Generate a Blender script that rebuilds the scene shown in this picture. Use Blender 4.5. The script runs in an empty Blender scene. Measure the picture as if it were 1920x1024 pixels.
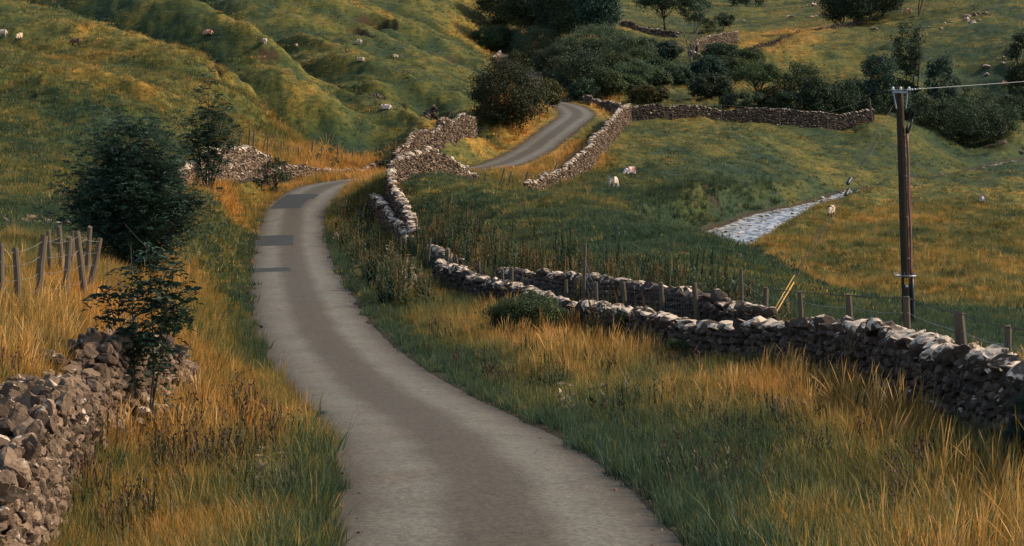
import bpy, bmesh, math, colorsys
import numpy as np
from mathutils import Vector, Matrix

# ---------------------------------------------------------------- basics
F = 3733.0            # focal length in photo pixels (70 mm on 36 mm, 1920 px)
HC = 3.5              # camera height above the near lane
PX0, PY0 = 960.0, 328.0
rng = np.random.RandomState(11)
scene = bpy.context.scene
COL = scene.collection

def tag(o, label=None, cat=None, group=None, kind=None):
    if label: o['label'] = label
    if cat: o['category'] = cat
    if group: o['group'] = group
    if kind: o['kind'] = kind
    return o

def empty(name, loc=(0, 0, 0), rz=0.0):
    o = bpy.data.objects.new(name, None)
    o.empty_display_size = 0.2
    o.location = loc
    o.rotation_euler = (0, 0, rz)
    COL.objects.link(o)
    return o

def link(o, parent=None):
    COL.objects.link(o)
    if parent is not None:
        o.parent = parent
    return o

class MB:
    """collects vertices, faces and per-vertex float attributes, builds one mesh"""
    def __init__(self, attrs=()):
        self.V = []; self.T = []; self.Q = []; self.n = 0
        self.names = attrs; self.A = {k: [] for k in attrs}
    def add(self, V, T=None, Q=None, **at):
        V = np.asarray(V, float).reshape(-1, 3)
        if T is not None and len(T): self.T.append(np.asarray(T, int) + self.n)
        if Q is not None and len(Q): self.Q.append(np.asarray(Q, int) + self.n)
        self.V.append(V); self.n += len(V)
        for k in self.names:
            a = at.get(k, 0.0)
            self.A[k].append(np.broadcast_to(np.asarray(a, float), (len(V),)))
    def mesh(self, name, mats, smooth=False):
        V = np.concatenate(self.V) if self.V else np.zeros((0, 3))
        T = np.concatenate(self.T) if self.T else np.zeros((0, 3), int)
        Q = np.concatenate(self.Q) if self.Q else np.zeros((0, 4), int)
        me = bpy.data.meshes.new(name)
        me.vertices.add(len(V)); me.vertices.foreach_set('co', V.astype(np.float32).ravel())
        nl = len(T) * 3 + len(Q) * 4
        me.loops.add(nl)
        me.loops.foreach_set('vertex_index', np.concatenate([T.ravel(), Q.ravel()]).astype(np.int32))
        me.polygons.add(len(T) + len(Q))
        st = np.concatenate([np.arange(len(T)) * 3, len(T) * 3 + np.arange(len(Q)) * 4]).astype(np.int32)
        me.polygons.foreach_set('loop_start', st)
        me.polygons.foreach_set('use_smooth', np.full(len(T) + len(Q), smooth))
        me.update(calc_edges=True)
        for k in self.names:
            a = me.attributes.new(k, 'FLOAT', 'POINT')
            a.data.foreach_set('value', np.concatenate(self.A[k]).astype(np.float32))
        for m in (mats if isinstance(mats, (list, tuple)) else [mats]):
            me.materials.append(m)
        me.validate()
        return me
    def build(self, name, mats, parent=None, smooth=False, loc=None):
        o = bpy.data.objects.new(name, self.mesh(name, mats, smooth))
        if loc is not None: o.location = loc
        return link(o, parent)

# ---------------------------------------------------------------- noise
def _hash(ix, iy, seed):
    h = (ix.astype(np.int64) * 374761393 + iy.astype(np.int64) * 668265263 + seed * 1442695041) & 0xFFFFFFFF
    h = ((h ^ (h >> 13)) * 1274126177) & 0xFFFFFFFF
    h = h ^ (h >> 16)
    return (h & 0xFFFFFF) / float(0xFFFFFF)

def vnoise(x, y, seed=0):
    x = np.asarray(x, float); y = np.asarray(y, float)
    ix = np.floor(x); iy = np.floor(y)
    fx = x - ix; fy = y - iy
    fx = fx * fx * (3 - 2 * fx); fy = fy * fy * (3 - 2 * fy)
    a = _hash(ix, iy, seed); b = _hash(ix + 1, iy, seed)
    c = _hash(ix, iy + 1, seed); d = _hash(ix + 1, iy + 1, seed)
    return (a + (b - a) * fx) * (1 - fy) + (c + (d - c) * fx) * fy

def fbm(x, y, octv=4, seed=0, gain=0.5):
    s = 0; a = 1.0; t = 0
    for k in range(octv):
        s = s + a * (vnoise(x * 2 ** k + 17.3 * k, y * 2 ** k - 9.1 * k, seed + k) - 0.5)
        t += a; a *= gain
    return s / t * 2

def sstep(a, b, x):
    t = np.clip((x - a) / (b - a), 0, 1)
    return t * t * (3 - 2 * t)

# ---------------------------------------------------------------- terrain from sighted points (bearing, drop, distance)
CP = """
960 1024 18.8;920 940 22.3;868 850 27;752 770 35;660 700 45;605 640 54;576 580 62.5;552 510 79;546 455 97;552 400 110;582 366 118;606 352 123
735 338 135;890 322 150;930 315 152;975 297 165;1020 262 178;1060 235 190;1090 215 203;1065 205 213;1040 195 222;985 165 250;1012 140 275;985 128 290;950 113 305;930 95 335
1500 900 24;1920 1000 19.5;1920 872 25;1750 804 29;1600 733 35;1430 690 38.5;1300 683 42;1230 660 46;1100 624 53;950 581 62;830 530 74;760 476 88;720 430 100;705 395 108
1200 850 27.5;1050 740 37;880 690 45;780 610 57;700 520 75;1350 760 33
1430 640 46;1300 600 51;1150 580 58;1000 555 66;900 527 73;820 497 81;775 462 91;740 412 103;735 368 109;750 347 114;795 331 118;850 344 123
800 333 112;890 340 108;1000 368 100;1100 388 95;1200 410 90;1300 440 85;1400 477 80;1500 522 75;1700 566 68;1920 592 60
900 400 92;1000 430 84;1100 470 75;1200 520 66;1400 560 61;1700 615 56;1920 650 50;1600 600 58
890 352 122;1000 378 115;1000 366 128;1060 346 137;950 335 143;1100 338 141;1150 353 133;1180 333 142
1200 425 103;1200 402 116;1300 465 100;1290 440 118;1330 446 124;1400 415 135;1470 388 148;1540 370 160;1600 354 172;1700 335 188;1800 320 202;1960 293 225
1300 380 131;1330 348 136;1400 380 144;1250 360 140;1480 360 157
1300 462 112;1330 484 106;1420 522 98;1550 557 91;1700 582 86;1870 592 81;2000 600 77
1500 440 125;1600 450 118;1600 535 99;1800 450 122;1800 540 97;1900 560 92;1900 400 145;1700 380 153;1900 330 190;1750 345 175;1450 480 110
1250 300 165;1400 280 178;1600 300 193;1600 250 214;1800 270 230;1850 250 246;1200 230 203;1400 228 209;1630 229 214;1750 240 226;1930 258 252
1200 192 222;1400 196 226;1600 200 230;1750 203 240;1900 195 240
1100 170 240;1100 100 285;1250 120 275;1300 170 245;1300 90 310;1400 110 287;1450 130 270;1550 130 272;1700 140 268;1800 100 287;1920 120 262
1400 75 335;1450 85 318;1200 60 340;1200 30 378;1200 5 420;1400 40 400;1500 20 430;1600 45 345;1700 20 355;1920 20 335;1920 70 295;1050 40 330;1000 60 305;900 95 292;880 60 320;950 30 345
600 345 128;400 300 118;500 290 130;600 305 140;650 320 141;700 285 150;700 230 159;850 230 167;780 250 156;900 210 187;850 170 202;800 130 228;900 140 243;930 122 265
750 60 268;850 70 288;700 0 325;850 0 345;600 60 238;600 0 292;500 80 187;560 160 175;450 180 150;350 180 137;300 240 117;200 180 124;100 100 152;0 60 165;0 160 120;100 250 99;0 300 85;100 380 71;0 420 61;200 420 67;0 0 205;200 0 218;400 0 243;400 60 186;250 60 181
60 600 33;160 560 38;0 630 29.5;200 500 49;100 660 28.5;0 740 23.5;250 500 52;330 640 40
340 745 31.5;200 800 27.7;100 1010 19.3;450 800 29;550 950 22;430 640 43;400 560 54;440 480 75;400 430 83;450 400 96;530 362 118;560 730 38;480 900 23.5
650 346 118.5;690 333 121.5;730 331 125;345 360 95;430 327 110;500 308 121;560 326 128;620 331 134
-400 0 205;-400 160 118;-400 420 55;-400 650 25;-400 1000 16;-300 300 85;2320 1000 19;2320 700 40;2320 590 85;2320 400 150;2320 260 240;2320 120 265;2320 20 330
0 1500 9.5;960 1500 11;1920 1500 10.5;-400 1500 9;2320 1500 10.5
0 -130 420;480 -130 450;960 -100 560;1440 -110 620;1920 -130 520;2320 -130 520;-400 -130 420
0 -320 900;960 -300 950;1920 -320 950;-400 -330 900;2320 -330 950
"""
cp = np.array([[float(q) for q in it.split()] for ln in CP.strip().split('\n') for it in ln.split(';')])
S_U, S_V = F / 500.0, 1.7
def _uvd(px, d):
    return (px - PX0) / F * S_U, np.log(d) * S_V
def _kern(r2):
    return 0.5 * r2 * np.log(r2 + 1e-12)
_a, _b = _uvd(cp[:, 0], cp[:, 2])
_n = len(cp)
_K = _kern((_a[:, None] - _a[None]) ** 2 + (_b[:, None] - _b[None]) ** 2) + np.eye(_n) * 0.006
_Pm = np.stack([np.ones(_n), _a, _b], 1)
_M = np.block([[_K, _Pm], [_Pm.T, np.zeros((3, 3))]])
_w = np.linalg.solve(_M, np.concatenate([cp[:, 1], np.zeros(3)]))
def tps_py(u, Y):
    a = u * S_U; b = np.log(Y) * S_V
    out = np.empty(a.shape)
    af, bf, of = a.ravel(), b.ravel(), out.ravel()
    for i in range(0, len(af), 40000):
        s = slice(i, i + 40000)
        k = _kern((af[s, None] - _a[None]) ** 2 + (bf[s, None] - _b[None]) ** 2)
        of[s] = k @ _w[:_n] + _w[_n] + _w[_n + 1] * af[s] + _w[_n + 2] * bf[s]
    return of.reshape(a.shape)

U = np.concatenate([np.linspace(-0.62, -0.30, 40, endpoint=False), np.linspace(-0.30, 0.30, 641), np.linspace(0.30, 0.62, 41)[1:]])
V = np.linspace(math.log(9.0), math.log(900.0), 1250)
YS = np.exp(V)
NU, NV = len(U), len(V)
# solve on a coarser lattice, then interpolate
cu = np.linspace(-0.62, 0.62, 260); cv = np.linspace(V[0], V[-1], 330)
_g = tps_py(np.broadcast_to(np.clip(cu, -0.36, 0.36)[None], (330, 260)).copy(), np.exp(np.broadcast_to(cv[:, None], (330, 260))))
def bil(G, gu, gv, u, v):
    fu = np.clip(np.interp(u, gu, np.arange(len(gu))), 0, len(gu) - 1.0001)
    fv = np.clip(np.interp(v, gv, np.arange(len(gv))), 0, len(gv) - 1.0001)
    i = fu.astype(int); j = fv.astype(int); a = fu - i; b = fv - j
    return (G[j, i] * (1 - a) + G[j, i + 1] * a) * (1 - b) + (G[j + 1, i] * (1 - a) + G[j + 1, i + 1] * a) * b
GU = np.broadcast_to(U[None], (NV, NU)); GV = np.broadcast_to(V[:, None], (NV, NU))
GY = np.exp(GV); GX = GU * GY
PB = bil(_g, cu, cv, GU, GV)
Z = HC + GY * (PY0 - PB) / F

def ground_z(x, y):
    x = np.asarray(x, float); y = np.asarray(y, float)
    return bil(Z, U, V, x / y, np.log(y))

def pix(px, py, dmin=12.0, dmax=890.0):
    """where the sight line through a photo pixel first meets the ground beyond dmin"""
    u = (px - PX0) / F
    col = bil(Z, U, V, np.full(NV, u), V)
    P = PY0 - F * (col - HC) / YS
    ok = np.where((YS >= dmin) & (P <= py))[0]
    j = ok[0] if len(ok) else NV - 1
    if j > 0 and YS[j - 1] >= dmin and P[j - 1] > py:
        t = (P[j - 1] - py) / (P[j - 1] - P[j] + 1e-9)
        Y = math.exp(V[j - 1] + t * (V[j] - V[j - 1]))
    else:
        Y = max(YS[j], dmin)
    Y = min(Y, dmax)
    return np.array([u * Y, Y, float(ground_z(u * Y, Y))])

def at(px, d):
    x = (px - PX0) / F * d
    return np.array([x, d, float(ground_z(x, d))])

def poly_dist(X, Y, poly, margin=60.0):
    """distance to a polyline, arc length of the foot point and side (+ = left of travel)"""
    poly = np.asarray(poly, float)[:, :2]
    D = np.full(X.shape, 1e9); S = np.zeros(X.shape); SG = np.ones(X.shape)
    acc = 0.0
    for k in range(len(poly) - 1):
        a, b = poly[k], poly[k + 1]
        L = np.hypot(*(b - a)) + 1e-9
        m = (X > min(a[0], b[0]) - margin) & (X < max(a[0], b[0]) + margin) & (Y > min(a[1], b[1]) - margin) & (Y < max(a[1], b[1]) + margin)
        xs, ys = X[m], Y[m]
        t = ((xs - a[0]) * (b[0] - a[0]) + (ys - a[1]) * (b[1] - a[1])) / L ** 2
        tc = np.clip(t, 0, 1)
        dx = xs - (a[0] + tc * (b[0] - a[0])); dy = ys - (a[1] + tc * (b[1] - a[1]))
        d = np.hypot(dx, dy)
        cur = D[m]; better = d < cur
        cur[better] = d[better]; D[m] = cur
        s = S[m]; s[better] = (acc + tc * L)[better]; S[m] = s
        g = SG[m]; g[better] = np.sign((b[0] - a[0]) * dy - (b[1] - a[1]) * dx)[better]; SG[m] = g
        acc += L
    return D, S, SG

def resample(P, step):
    P = np.asarray(P, float)
    # Catmull-Rom then even spacing
    Q = [P[0]]
    for i in range(len(P) - 1):
        p0 = P[max(i - 1, 0)]; p1 = P[i]; p2 = P[i + 1]; p3 = P[min(i + 2, len(P) - 1)]
        for t in np.linspace(0, 1, 13)[1:]:
            Q.append(0.5 * ((2 * p1) + (-p0 + p2) * t + (2 * p0 - 5 * p1 + 4 * p2 - p3) * t * t + (-p0 + 3 * p1 - 3 * p2 + p3) * t ** 3))
    Q = np.array(Q)
    s = np.concatenate([[0], np.cumsum(np.hypot(np.diff(Q[:, 0]), np.diff(Q[:, 1])))])
    n = max(2, int(s[-1] / step) + 1)
    si = np.linspace(0, s[-1], n)
    return np.stack([np.interp(si, s, Q[:, k]) for k in range(Q.shape[1])], 1)

def parse(txt):
    return [tuple(float(q) for q in it.split()) for it in txt.strip().split(';')]
def world(pts):
    """(px, d) pairs to ground points"""
    return np.array([[(p[0] - PX0) / F * p[-1], p[-1]] for p in pts])

# spurs and gullies of the hillsides: px py(of crest) ; height, near width, far width
ZBASE = Z.copy()
def relief(txt, h, wn, wf, taper=0.22, gd=0.0, go=8.0, gw=5.0):
    global Z
    Zk = Z; Z = ZBASE
    pts = np.array([pix(p[0], p[1], 60) if len(p) == 2 else at(p[0], p[2]) for p in parse(txt)])
    Z = Zk
    pts = resample(pts[:, :2], 3.0)
    for _ in range(8):
        pts[1:-1] = (pts[:-2] + 2 * pts[1:-1] + pts[2:]) / 4
    D, S, SG = poly_dist(GX, GY, pts, 45.0)
    L = np.sum(np.hypot(*np.diff(pts, axis=0).T))
    far = SG * (1 if pts[-1, 0] > pts[0, 0] else -1)
    far = 0.5 + 0.5 * np.tanh(far * np.minimum(D, 50) / 2.5)
    w = (wn + (wf - wn) * far) * (1 + 0.25 * fbm(GX * 0.05, GY * 0.05, 2, 5))
    e = np.minimum(sstep(0, taper * L, S), sstep(0, taper * L, L - S))
    sdn = np.minimum(D, 60) * np.tanh(np.where(SG * (1 if pts[-1, 0] > pts[0, 0] else -1) > 0, 1.0, -1.0) * np.minimum(D, 50) / 1.5) + 2.0 * fbm(S * 0.06, S * 0 + 4, 2, 15)
    Z = Z - gd * np.exp(-((sdn - go) / gw) ** 2) * e * (1 + 0.35 * fbm(S * 0.05, S * 0 + 2, 2, 19))
    Z = Z + h * np.exp(-(D / w) ** 2) * e * (1 + 0.3 * fbm(S * 0.08, S * 0, 2, 9))

relief("-420 -20;-200 8;-60 22;0 32;120 57;300 105;430 150;520 215;590 285", 1.8, 10, 3.5, gd=7.0, go=9, gw=6.5)
relief("-50 -80;120 -50;240 -8;380 45;480 88;560 128;640 168;700 206", 1.8, 10, 3.5, gd=6.5, go=9, gw=6.5)
relief("150 -90;300 -50;450 -12;560 18;640 45;700 62;840 98;930 122", 2.4, 11, 4, gd=7.0, go=10, gw=7)
relief("560 -40;640 -20;700 0;800 28;880 52", 2.2, 12, 5, gd=5.5, go=10, gw=7)
relief("0 195;150 205;300 245;420 290", 0.9, 7, 3, gd=2.2, go=6, gw=4)
relief("330 130;420 165;490 215;540 265", 0.8, 6, 3, gd=2.4, go=5, gw=3.5)
relief("450 95;520 125;600 180;640 220", 0.8, 6, 3, gd=2.6, go=5, gw=3.5)
relief("590 118;680 150;760 185;800 215", 0.7, 6, 3, gd=2.4, go=5, gw=3.5)
relief("1420 113;1460 96;1545 64;1590 52", 1.2, 8, 4, gd=2.0, go=8, gw=5)
relief("1500 122;1600 110;1720 90", 0.5, 4, 3, gd=1.0, go=4, gw=3)
relief("1540 138;1620 128;1700 116", 0.4, 4, 3, gd=0.9, go=4, gw=3)
relief("1560 152;1700 134", 0.4, 4, 3, gd=0.9, go=4, gw=3)
# little eroded scars
def scar(px, py, rx, ry, depth):
    global Z
    c = pix(px, py)
    q = ((GX - c[0]) / rx) ** 2 + ((GY - c[1]) / ry) ** 2
    Z = Z - depth * np.exp(-q) + depth * 0.8 * np.exp(-(((GX - c[0]) / rx) ** 2 + ((GY - c[1] - ry * 1.7) / ry) ** 2))
SCARS = np.zeros_like(Z)
def cut(txt, depth, back, bare=2.6):
    """a small turf cliff: the ground breaks away on the downhill side of the line"""
    global Z, SCARS
    pts = np.array([pix(p[0], p[1], 60) for p in parse(txt)]); pts = resample(pts[:, :2], 1.0)
    D, S, SG = poly_dist(GX, GY, pts, 30.0)
    L = np.sum(np.hypot(*np.diff(pts, axis=0).T)); e = np.minimum(sstep(0, 0.25 * L, S), sstep(0, 0.25 * L, L - S))
    near = SG * (1 if pts[-1, 0] > pts[0, 0] else -1) < 0
    d = np.where(near, D, 0)
    Z = Z - depth * e * sstep(0.0, 0.9, d) * np.exp(-d / back) * near * (D < 29)
    SCARS = np.maximum(SCARS, e * near * (1 - sstep(0.7 * bare, 1.5 * bare, D + 0.8 * fbm(GX * 1.2, GY * 1.2, 2, 77))) * (D < 20))
cut("650 46;672 36;690 34;712 40;735 50;760 66", 2.6, 5.0, 3.0)
cut("655 62;675 70;700 82;712 92", 1.4, 3.0, 1.5)
cut("520 160;545 152;575 158;600 172", 1.3, 3.0, 1.8)
cut("400 134;412 140;428 156", 1.2, 3.0, 1.6)
cut("1285 352;1305 344;1330 344;1352 354", 1.0, 2.5, 1.5)
cut("1300 398;1330 400;1370 394;1400 392", 0.8, 1.5, 1.0)
cut("780 115;820 118;850 108", 0.9, 2.5, 1.2)
cut("470 105;500 100;530 112", 0.9, 2.5, 0.9)
_b = at(1012, 213.5)
Z = Z + 1.7 * np.exp(-((GX - _b[0]) / 2.4) ** 2 - ((GY - _b[1]) / 4.0) ** 2)

# ---------------------------------------------------------------- the lane
ROADP = parse("990 1500 9.0;985 1200 14.0;960 1024 18.8;920 940 22.3;868 850 27;752 770 35;660 700 45;605 640 54;576 580 62.5;552 510 79;546 455 97;552 400 110;582 366 118;618 350 125;735 338 136;890 322 149;975 297 165;1020 262 178;1058 236 190;1083 217 203;1068 206 213;1040 195 222;1000 175 240;1006 150 262;1010 136 278;985 126 291;950 113 305;930 95 330")
road = world([(p[0], p[2]) for p in ROADP])
road = resample(road, 1.0)
for _ in range(6):
    road[1:-1] = (road[:-2] + 2 * road[1:-1] + road[2:]) / 4
rz = ground_z(road[:, 0], road[:, 1])
for _ in range(40):
    rz[1:-1] = (rz[:-2] + 2 * rz[1:-1] + rz[2:]) / 4
RHALF = 1.75
road_s = np.concatenate([[0], np.cumsum(np.hypot(*np.diff(road, axis=0).T))])
RD, RS, RSG = poly_dist(GX, GY, road, 30.0)
prof = np.interp(RS, road_s, rz)
k = (1 - sstep(RHALF + 0.3, RHALF + 2.2, RD)) * (1 - sstep(road_s[-1] - 30, road_s[-1] - 8, RS))
# ---------------------------------------------------------------- general hummocks
amp = sstep(RHALF, RHALF + 3, RD)
rough = (0.10 + 0.20 * sstep(60, 100, GY)) * fbm(GX * 0.8, GY * 0.8, 3, 21) + 0.28 * fbm(GX * 0.16, GY * 0.16, 3, 33) * sstep(40, 90, GY) + 0.30 * fbm(GX * 0.42, GY * 0.30, 3, 37) * sstep(55, 85, GY)
_sl = np.clip(np.abs(np.gradient(Z, axis=0) / np.gradient(GY, axis=0)), 0, 1)
terr = (vnoise(GX * 0.05 + 3, Z * 1.1 + 0.5 * fbm(GX * 0.1, GY * 0.1, 2, 43), 41) * 0.40 + vnoise(GX * 0.07 + 8, Z * 2.6, 45) * 0.30) * sstep(0.06, 0.30, _sl)
hillmask = sstep(4.0, 9.0, Z)
_c = (GX + GY) * 0.707; _l = (GX - GY) * 0.707
_rn = 1 - np.abs(2 * vnoise(_c / 7.5 + 0.9 * fbm(GX * 0.04, GY * 0.04, 2, 63), _l / 30.0, 65) - 1)
_rn2 = 1 - np.abs(2 * vnoise(_c / 3.6 + 0.8 * fbm(GX * 0.06, GY * 0.06, 2, 67), _l / 14.0, 69) - 1)
leftm = sstep(3.0, 7.0, Z) * (1 - sstep(-9, -2, GX - 0.02 * GY)) * sstep(95, 125, GY)
Z = Z + leftm * (1.5 * (_rn - 0.5) + 0.55 * (_rn2 - 0.5))
Z = Z + amp * (rough + hillmask * (terr + 0.5 * fbm(GX * 0.06, GY * 0.06, 3, 57)))
Z = Z * (1 - k) + (prof + 0.02) * k
Z = np.where((RD < RHALF + 0.05) & (RS < road_s[-1] - 30), Z - 0.07 * (1 - sstep(RHALF - 0.35, RHALF + 0.05, RD)), Z)

# ---------------------------------------------------------------- the beck
STRP = parse("2000 600 77;1870 590 81;1700 580 86;1550 555 91;1420 520 98;1330 480 106;1305 460 115;1333 443 124;1400 415 135;1470 388 148;1540 370 160;1600 354 172;1700 335 188;1800 320 202;1900 303 216;1985 288 228;2000 272 240;1945 262 249;1888 256 255")
stream = resample(world([(p[0], p[2]) for p in STRP]), 1.0)
sz = ground_z(stream[:, 0], stream[:, 1])
for _ in range(60):
    sz[1:-1] = (sz[:-2] + 2 * sz[1:-1] + sz[2:]) / 4
sz -= 0.45
ST_S = np.concatenate([[0], np.cumsum(np.hypot(*np.diff(stream, axis=0).T))])
SHALF = np.interp(stream[:, 1], [77, 110, 118, 130, 150, 175, 200, 260], [1.8, 2.2, 3.1, 3.0, 1.9, 0.75, 0.6, 1.7])
SD, SS, SSG = poly_dist(GX, GY, stream, 30.0)
sp = np.interp(SS, ST_S, sz); sh = np.interp(SS, ST_S, SHALF)
sh = sh * (1 + 0.28 * fbm(SS * 0.18, SSG * 3.0, 3, 61))
bankside = np.where(GX * 0 + SSG < 0, 1.0, 0.15)
Z = Z + 0.75 * bankside * np.exp(-((SD - sh - 2.0) / 1.5) ** 2) * sstep(100, 118, GY) * (SS > 20) * (1 - sstep(165, 190, GY))
kb = (1 - sstep(sh - 0.2, sh + 1.4, SD)) * (1 - sstep(ST_S[-1] - 10, ST_S[-1] - 1, SS))
Z = Z * (1 - kb) + np.minimum(Z, sp - 0.12 + 0.25 * sstep(sh - 0.8, sh + 0.3, SD)) * kb
# ---------------------------------------------------------------- materials
def mat(name):
    m = bpy.data.materials.new(name); m.use_nodes = True
    nt = m.node_tree
    for n in list(nt.nodes): nt.nodes.remove(n)
    out = nt.nodes.new('ShaderNodeOutputMaterial')
    return m, nt, out

class N:
    """terse node building"""
    def __init__(self, nt): self.nt = nt
    def __call__(self, typ, ins=None, **kw):
        n = self.nt.nodes.new(typ)
        for k, v in kw.items(): setattr(n, k, v)
        if ins:
            for k, v in ins.items():
                s = n.inputs[k]
                if hasattr(v, 'is_output') or isinstance(v, bpy.types.NodeSocket): self.nt.links.new(v, s)
                else: s.default_value = v
        return n
    def attr(self, name, typ='GEOMETRY'):
        n = self('ShaderNodeAttribute', attribute_name=name); n.attribute_type = typ
        return n.outputs['Fac']
    def noise(self, vec, scale, detail=3.0, rough=0.55, out='Fac', dist=0.0):
        n = self('ShaderNodeTexNoise', {'Vector': vec, 'Scale': scale, 'Detail': detail, 'Roughness': rough, 'Distortion': dist})
        return n.outputs[out]
    def ramp(self, fac, stops, interp='LINEAR'):
        n = self('ShaderNodeValToRGB', {'Fac': fac}); n.color_ramp.interpolation = interp
        el = n.color_ramp.elements
        while len(el) < len(stops): el.new(0.5)
        for e, (p, c) in zip(el, stops):
            e.position = p; e.color = (*c, 1) if len(c) == 3 else c
        return n.outputs['Color']
    def math(self, op, a, b=0.0, c=0.0, clamp=False):
        n = self('ShaderNodeMath', {0: a, 1: b, 2: c}, operation=op); n.use_clamp = clamp
        return n.outputs[0]
    def mix(self, f, a, b, mode='MIX'):
        n = self('ShaderNodeMix', data_type='RGBA'); n.blend_type = mode
        for i, v in ((0, f), (6, a), (7, b)):
            s = n.inputs[i]
            if isinstance(v, bpy.types.NodeSocket): self.nt.links.new(v, s)
            else: s.default_value = v if i == 0 else ((*v, 1) if len(v) == 3 else v)
        return n.outputs[2]
    def bump(self, h, strength=0.4, dist=0.02):
        return self('ShaderNodeBump', {'Height': h, 'Strength': strength, 'Distance': dist}).outputs['Normal']
    def pos(self):
        return self('ShaderNodeNewGeometry').outputs['Position']
    def bsdf(self, col, rough=0.9, normal=None, spec=0.2, **kw):
        d = {'Base Color': col if isinstance(col, bpy.types.NodeSocket) else (*col, 1), 'Roughness': rough, 'Specular IOR Level': spec}
        if normal is not None: d['Normal'] = normal
        d.update(kw)
        return self('ShaderNodeBsdfPrincipled', d).outputs[0]

GREEN = (0.052, 0.060, 0.015); OLIVE = (0.140, 0.112, 0.022); GOLD = (0.37, 0.185, 0.028); TEAL = (0.026, 0.044, 0.022)

# ground: turf between and under the grass blades
M_ground, nt, out = mat('turf'); n = N(nt)
p = n.pos(); dry = n.attr('dry'); bare = n.attr('bare')
big = n.noise(p, 0.10, 4, 0.6); mid = n.noise(p, 0.9, 4, 0.65); fine = n.noise(p, 6.0, 3, 0.6)
f = n.math('ADD', dry, n.math('MULTIPLY_ADD', mid, 0.62, -0.31))
f = n.math('ADD', f, n.math('MULTIPLY_ADD', fine, 0.5, -0.25))
f = n.math('ADD', f, n.math('MULTIPLY_ADD', big, 0.3, -0.15), clamp=True)
c = n.ramp(f, [(0.0, TEAL), (0.25, GREEN), (0.55, OLIVE), (1.0, GOLD)])
c = n.mix(n.ramp(n.math('ADD', n.math('MULTIPLY', fine, 0.5), n.math('MULTIPLY', n.noise(p, 2.4, 3, 0.6), 0.5)), [(0.42, (0,) * 3), (0.62, (0.85,) * 3)]), c, (0.016, 0.024, 0.009))
soil = n.mix(fine, (0.055, 0.030, 0.017), (0.018, 0.012, 0.008))
c = n.mix(bare, c, soil)
h = n.math('ADD', n.math('MULTIPLY', mid, 1.0), n.math('MULTIPLY', fine, 0.4))
b = n.bsdf(c, 0.95, n.bump(h, 0.8, 0.10), 0.1)
nt.links.new(b, out.inputs[0])

# lane surface: worn chip seal, paler polished wheel tracks, mossy crown, dirty edges
M_road, nt, out = mat('worn_asphalt'); n = N(nt)
p = n.pos(); ac = n.attr('across')
w1 = n.noise(p, 0.35, 3, 0.5)
acw = n.math('ADD', ac, n.math('MULTIPLY_ADD', w1, 0.24, -0.12))
ab = n.math('ABSOLUTE', acw)
track = n.ramp(ab, [(0.0, (0.0,) * 3), (0.22, (0.1,) * 3), (0.44, (1,) * 3), (0.62, (0.85,) * 3), (0.85, (0.2,) * 3), (1.0, (0,) * 3)])
tt = n.math('MULTIPLY', track, n.math('MULTIPLY_ADD', n.noise(p, 0.8, 4, 0.6), 1.1, 0.25), clamp=True)
fine = n.noise(p, 15.0, 6, 0.95); med = n.noise(p, 5.0, 5, 0.7)
c = n.mix(tt, (0.084, 0.063, 0.036), (0.184, 0.158, 0.110))
c = n.mix(n.math('MULTIPLY_ADD', med, 1.4, -0.45, clamp=True), n.mix(1.0, c, (0.62, 0.60, 0.55), 'MULTIPLY'), c)
spk = n.ramp(fine, [(0.41, (0.42,) * 3), (0.5, (0.97,) * 3), (0.59, (1.75,) * 3)])
c = n.mix(0.85, c, spk, 'MULTIPLY')
rust = n.ramp(n.noise(p, 0.55, 5, 0.7), [(0.52, (0,) * 3), (0.72, (0.75,) * 3)])
c = n.mix(rust, c, n.mix(1.0, c, (1.0, 0.80, 0.62), 'MULTIPLY'))
stain = n.ramp(n.noise(n('ShaderNodeMapping', {'Vector': p, 'Scale': (1.0, 0.35, 1.0)}).outputs[0], 1.7, 6, 0.75), [(0.30, (0.8,) * 3), (0.45, (0,) * 3)])
c = n.mix(stain, c, n.mix(1.0, c, (0.6, 0.6, 0.6), 'MULTIPLY'))
crk = n.ramp(n('ShaderNodeTexVoronoi', {'Vector': n.mix(0.12, p, n.noise(p, 2.0, 3, out='Color')), 'Scale': 0.55}, feature='DISTANCE_TO_EDGE').outputs['Distance'], [(0.003, (0.45,) * 3), (0.010, (0,) * 3)])
c = n.mix(n.math('MULTIPLY', crk, n.ramp(n.noise(p, 0.4, 2), [(0.48, (0,) * 3), (0.58, (1,) * 3)])), c, (0.03, 0.026, 0.02))
edge = n.math('ADD', ab, n.math('MULTIPLY_ADD', med, 0.5, -0.25))
c = n.mix(n.ramp(edge, [(0.80, (0,) * 3), (1.02, (0.9,) * 3)]), c, (0.050, 0.036, 0.018))
b = n.bsdf(c, n.math('MULTIPLY_ADD', tt, -0.15, 0.85), n.bump(n.math('ADD', fine, n.math('MULTIPLY', med, 0.6)), 0.35, 0.012), 0.3)
nt.links.new(b, out.inputs[0])

M_patch, nt, out = mat('asphalt_repair'); n = N(nt)
p = n.pos(); fine = n.noise(p, 60.0, 2, 0.7); med = n.noise(p, 3.0, 4, 0.6)
c = n.mix(med, (0.022, 0.024, 0.020), (0.044, 0.043, 0.036))
c = n.mix(0.8, c, n.ramp(fine, [(0.3, (0.5,) * 3), (0.7, (1.4,) * 3)]), 'MULTIPLY')
nt.links.new(n.bsdf(c, 0.9, n.bump(fine, 0.3, 0.01)), out.inputs[0])

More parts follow.
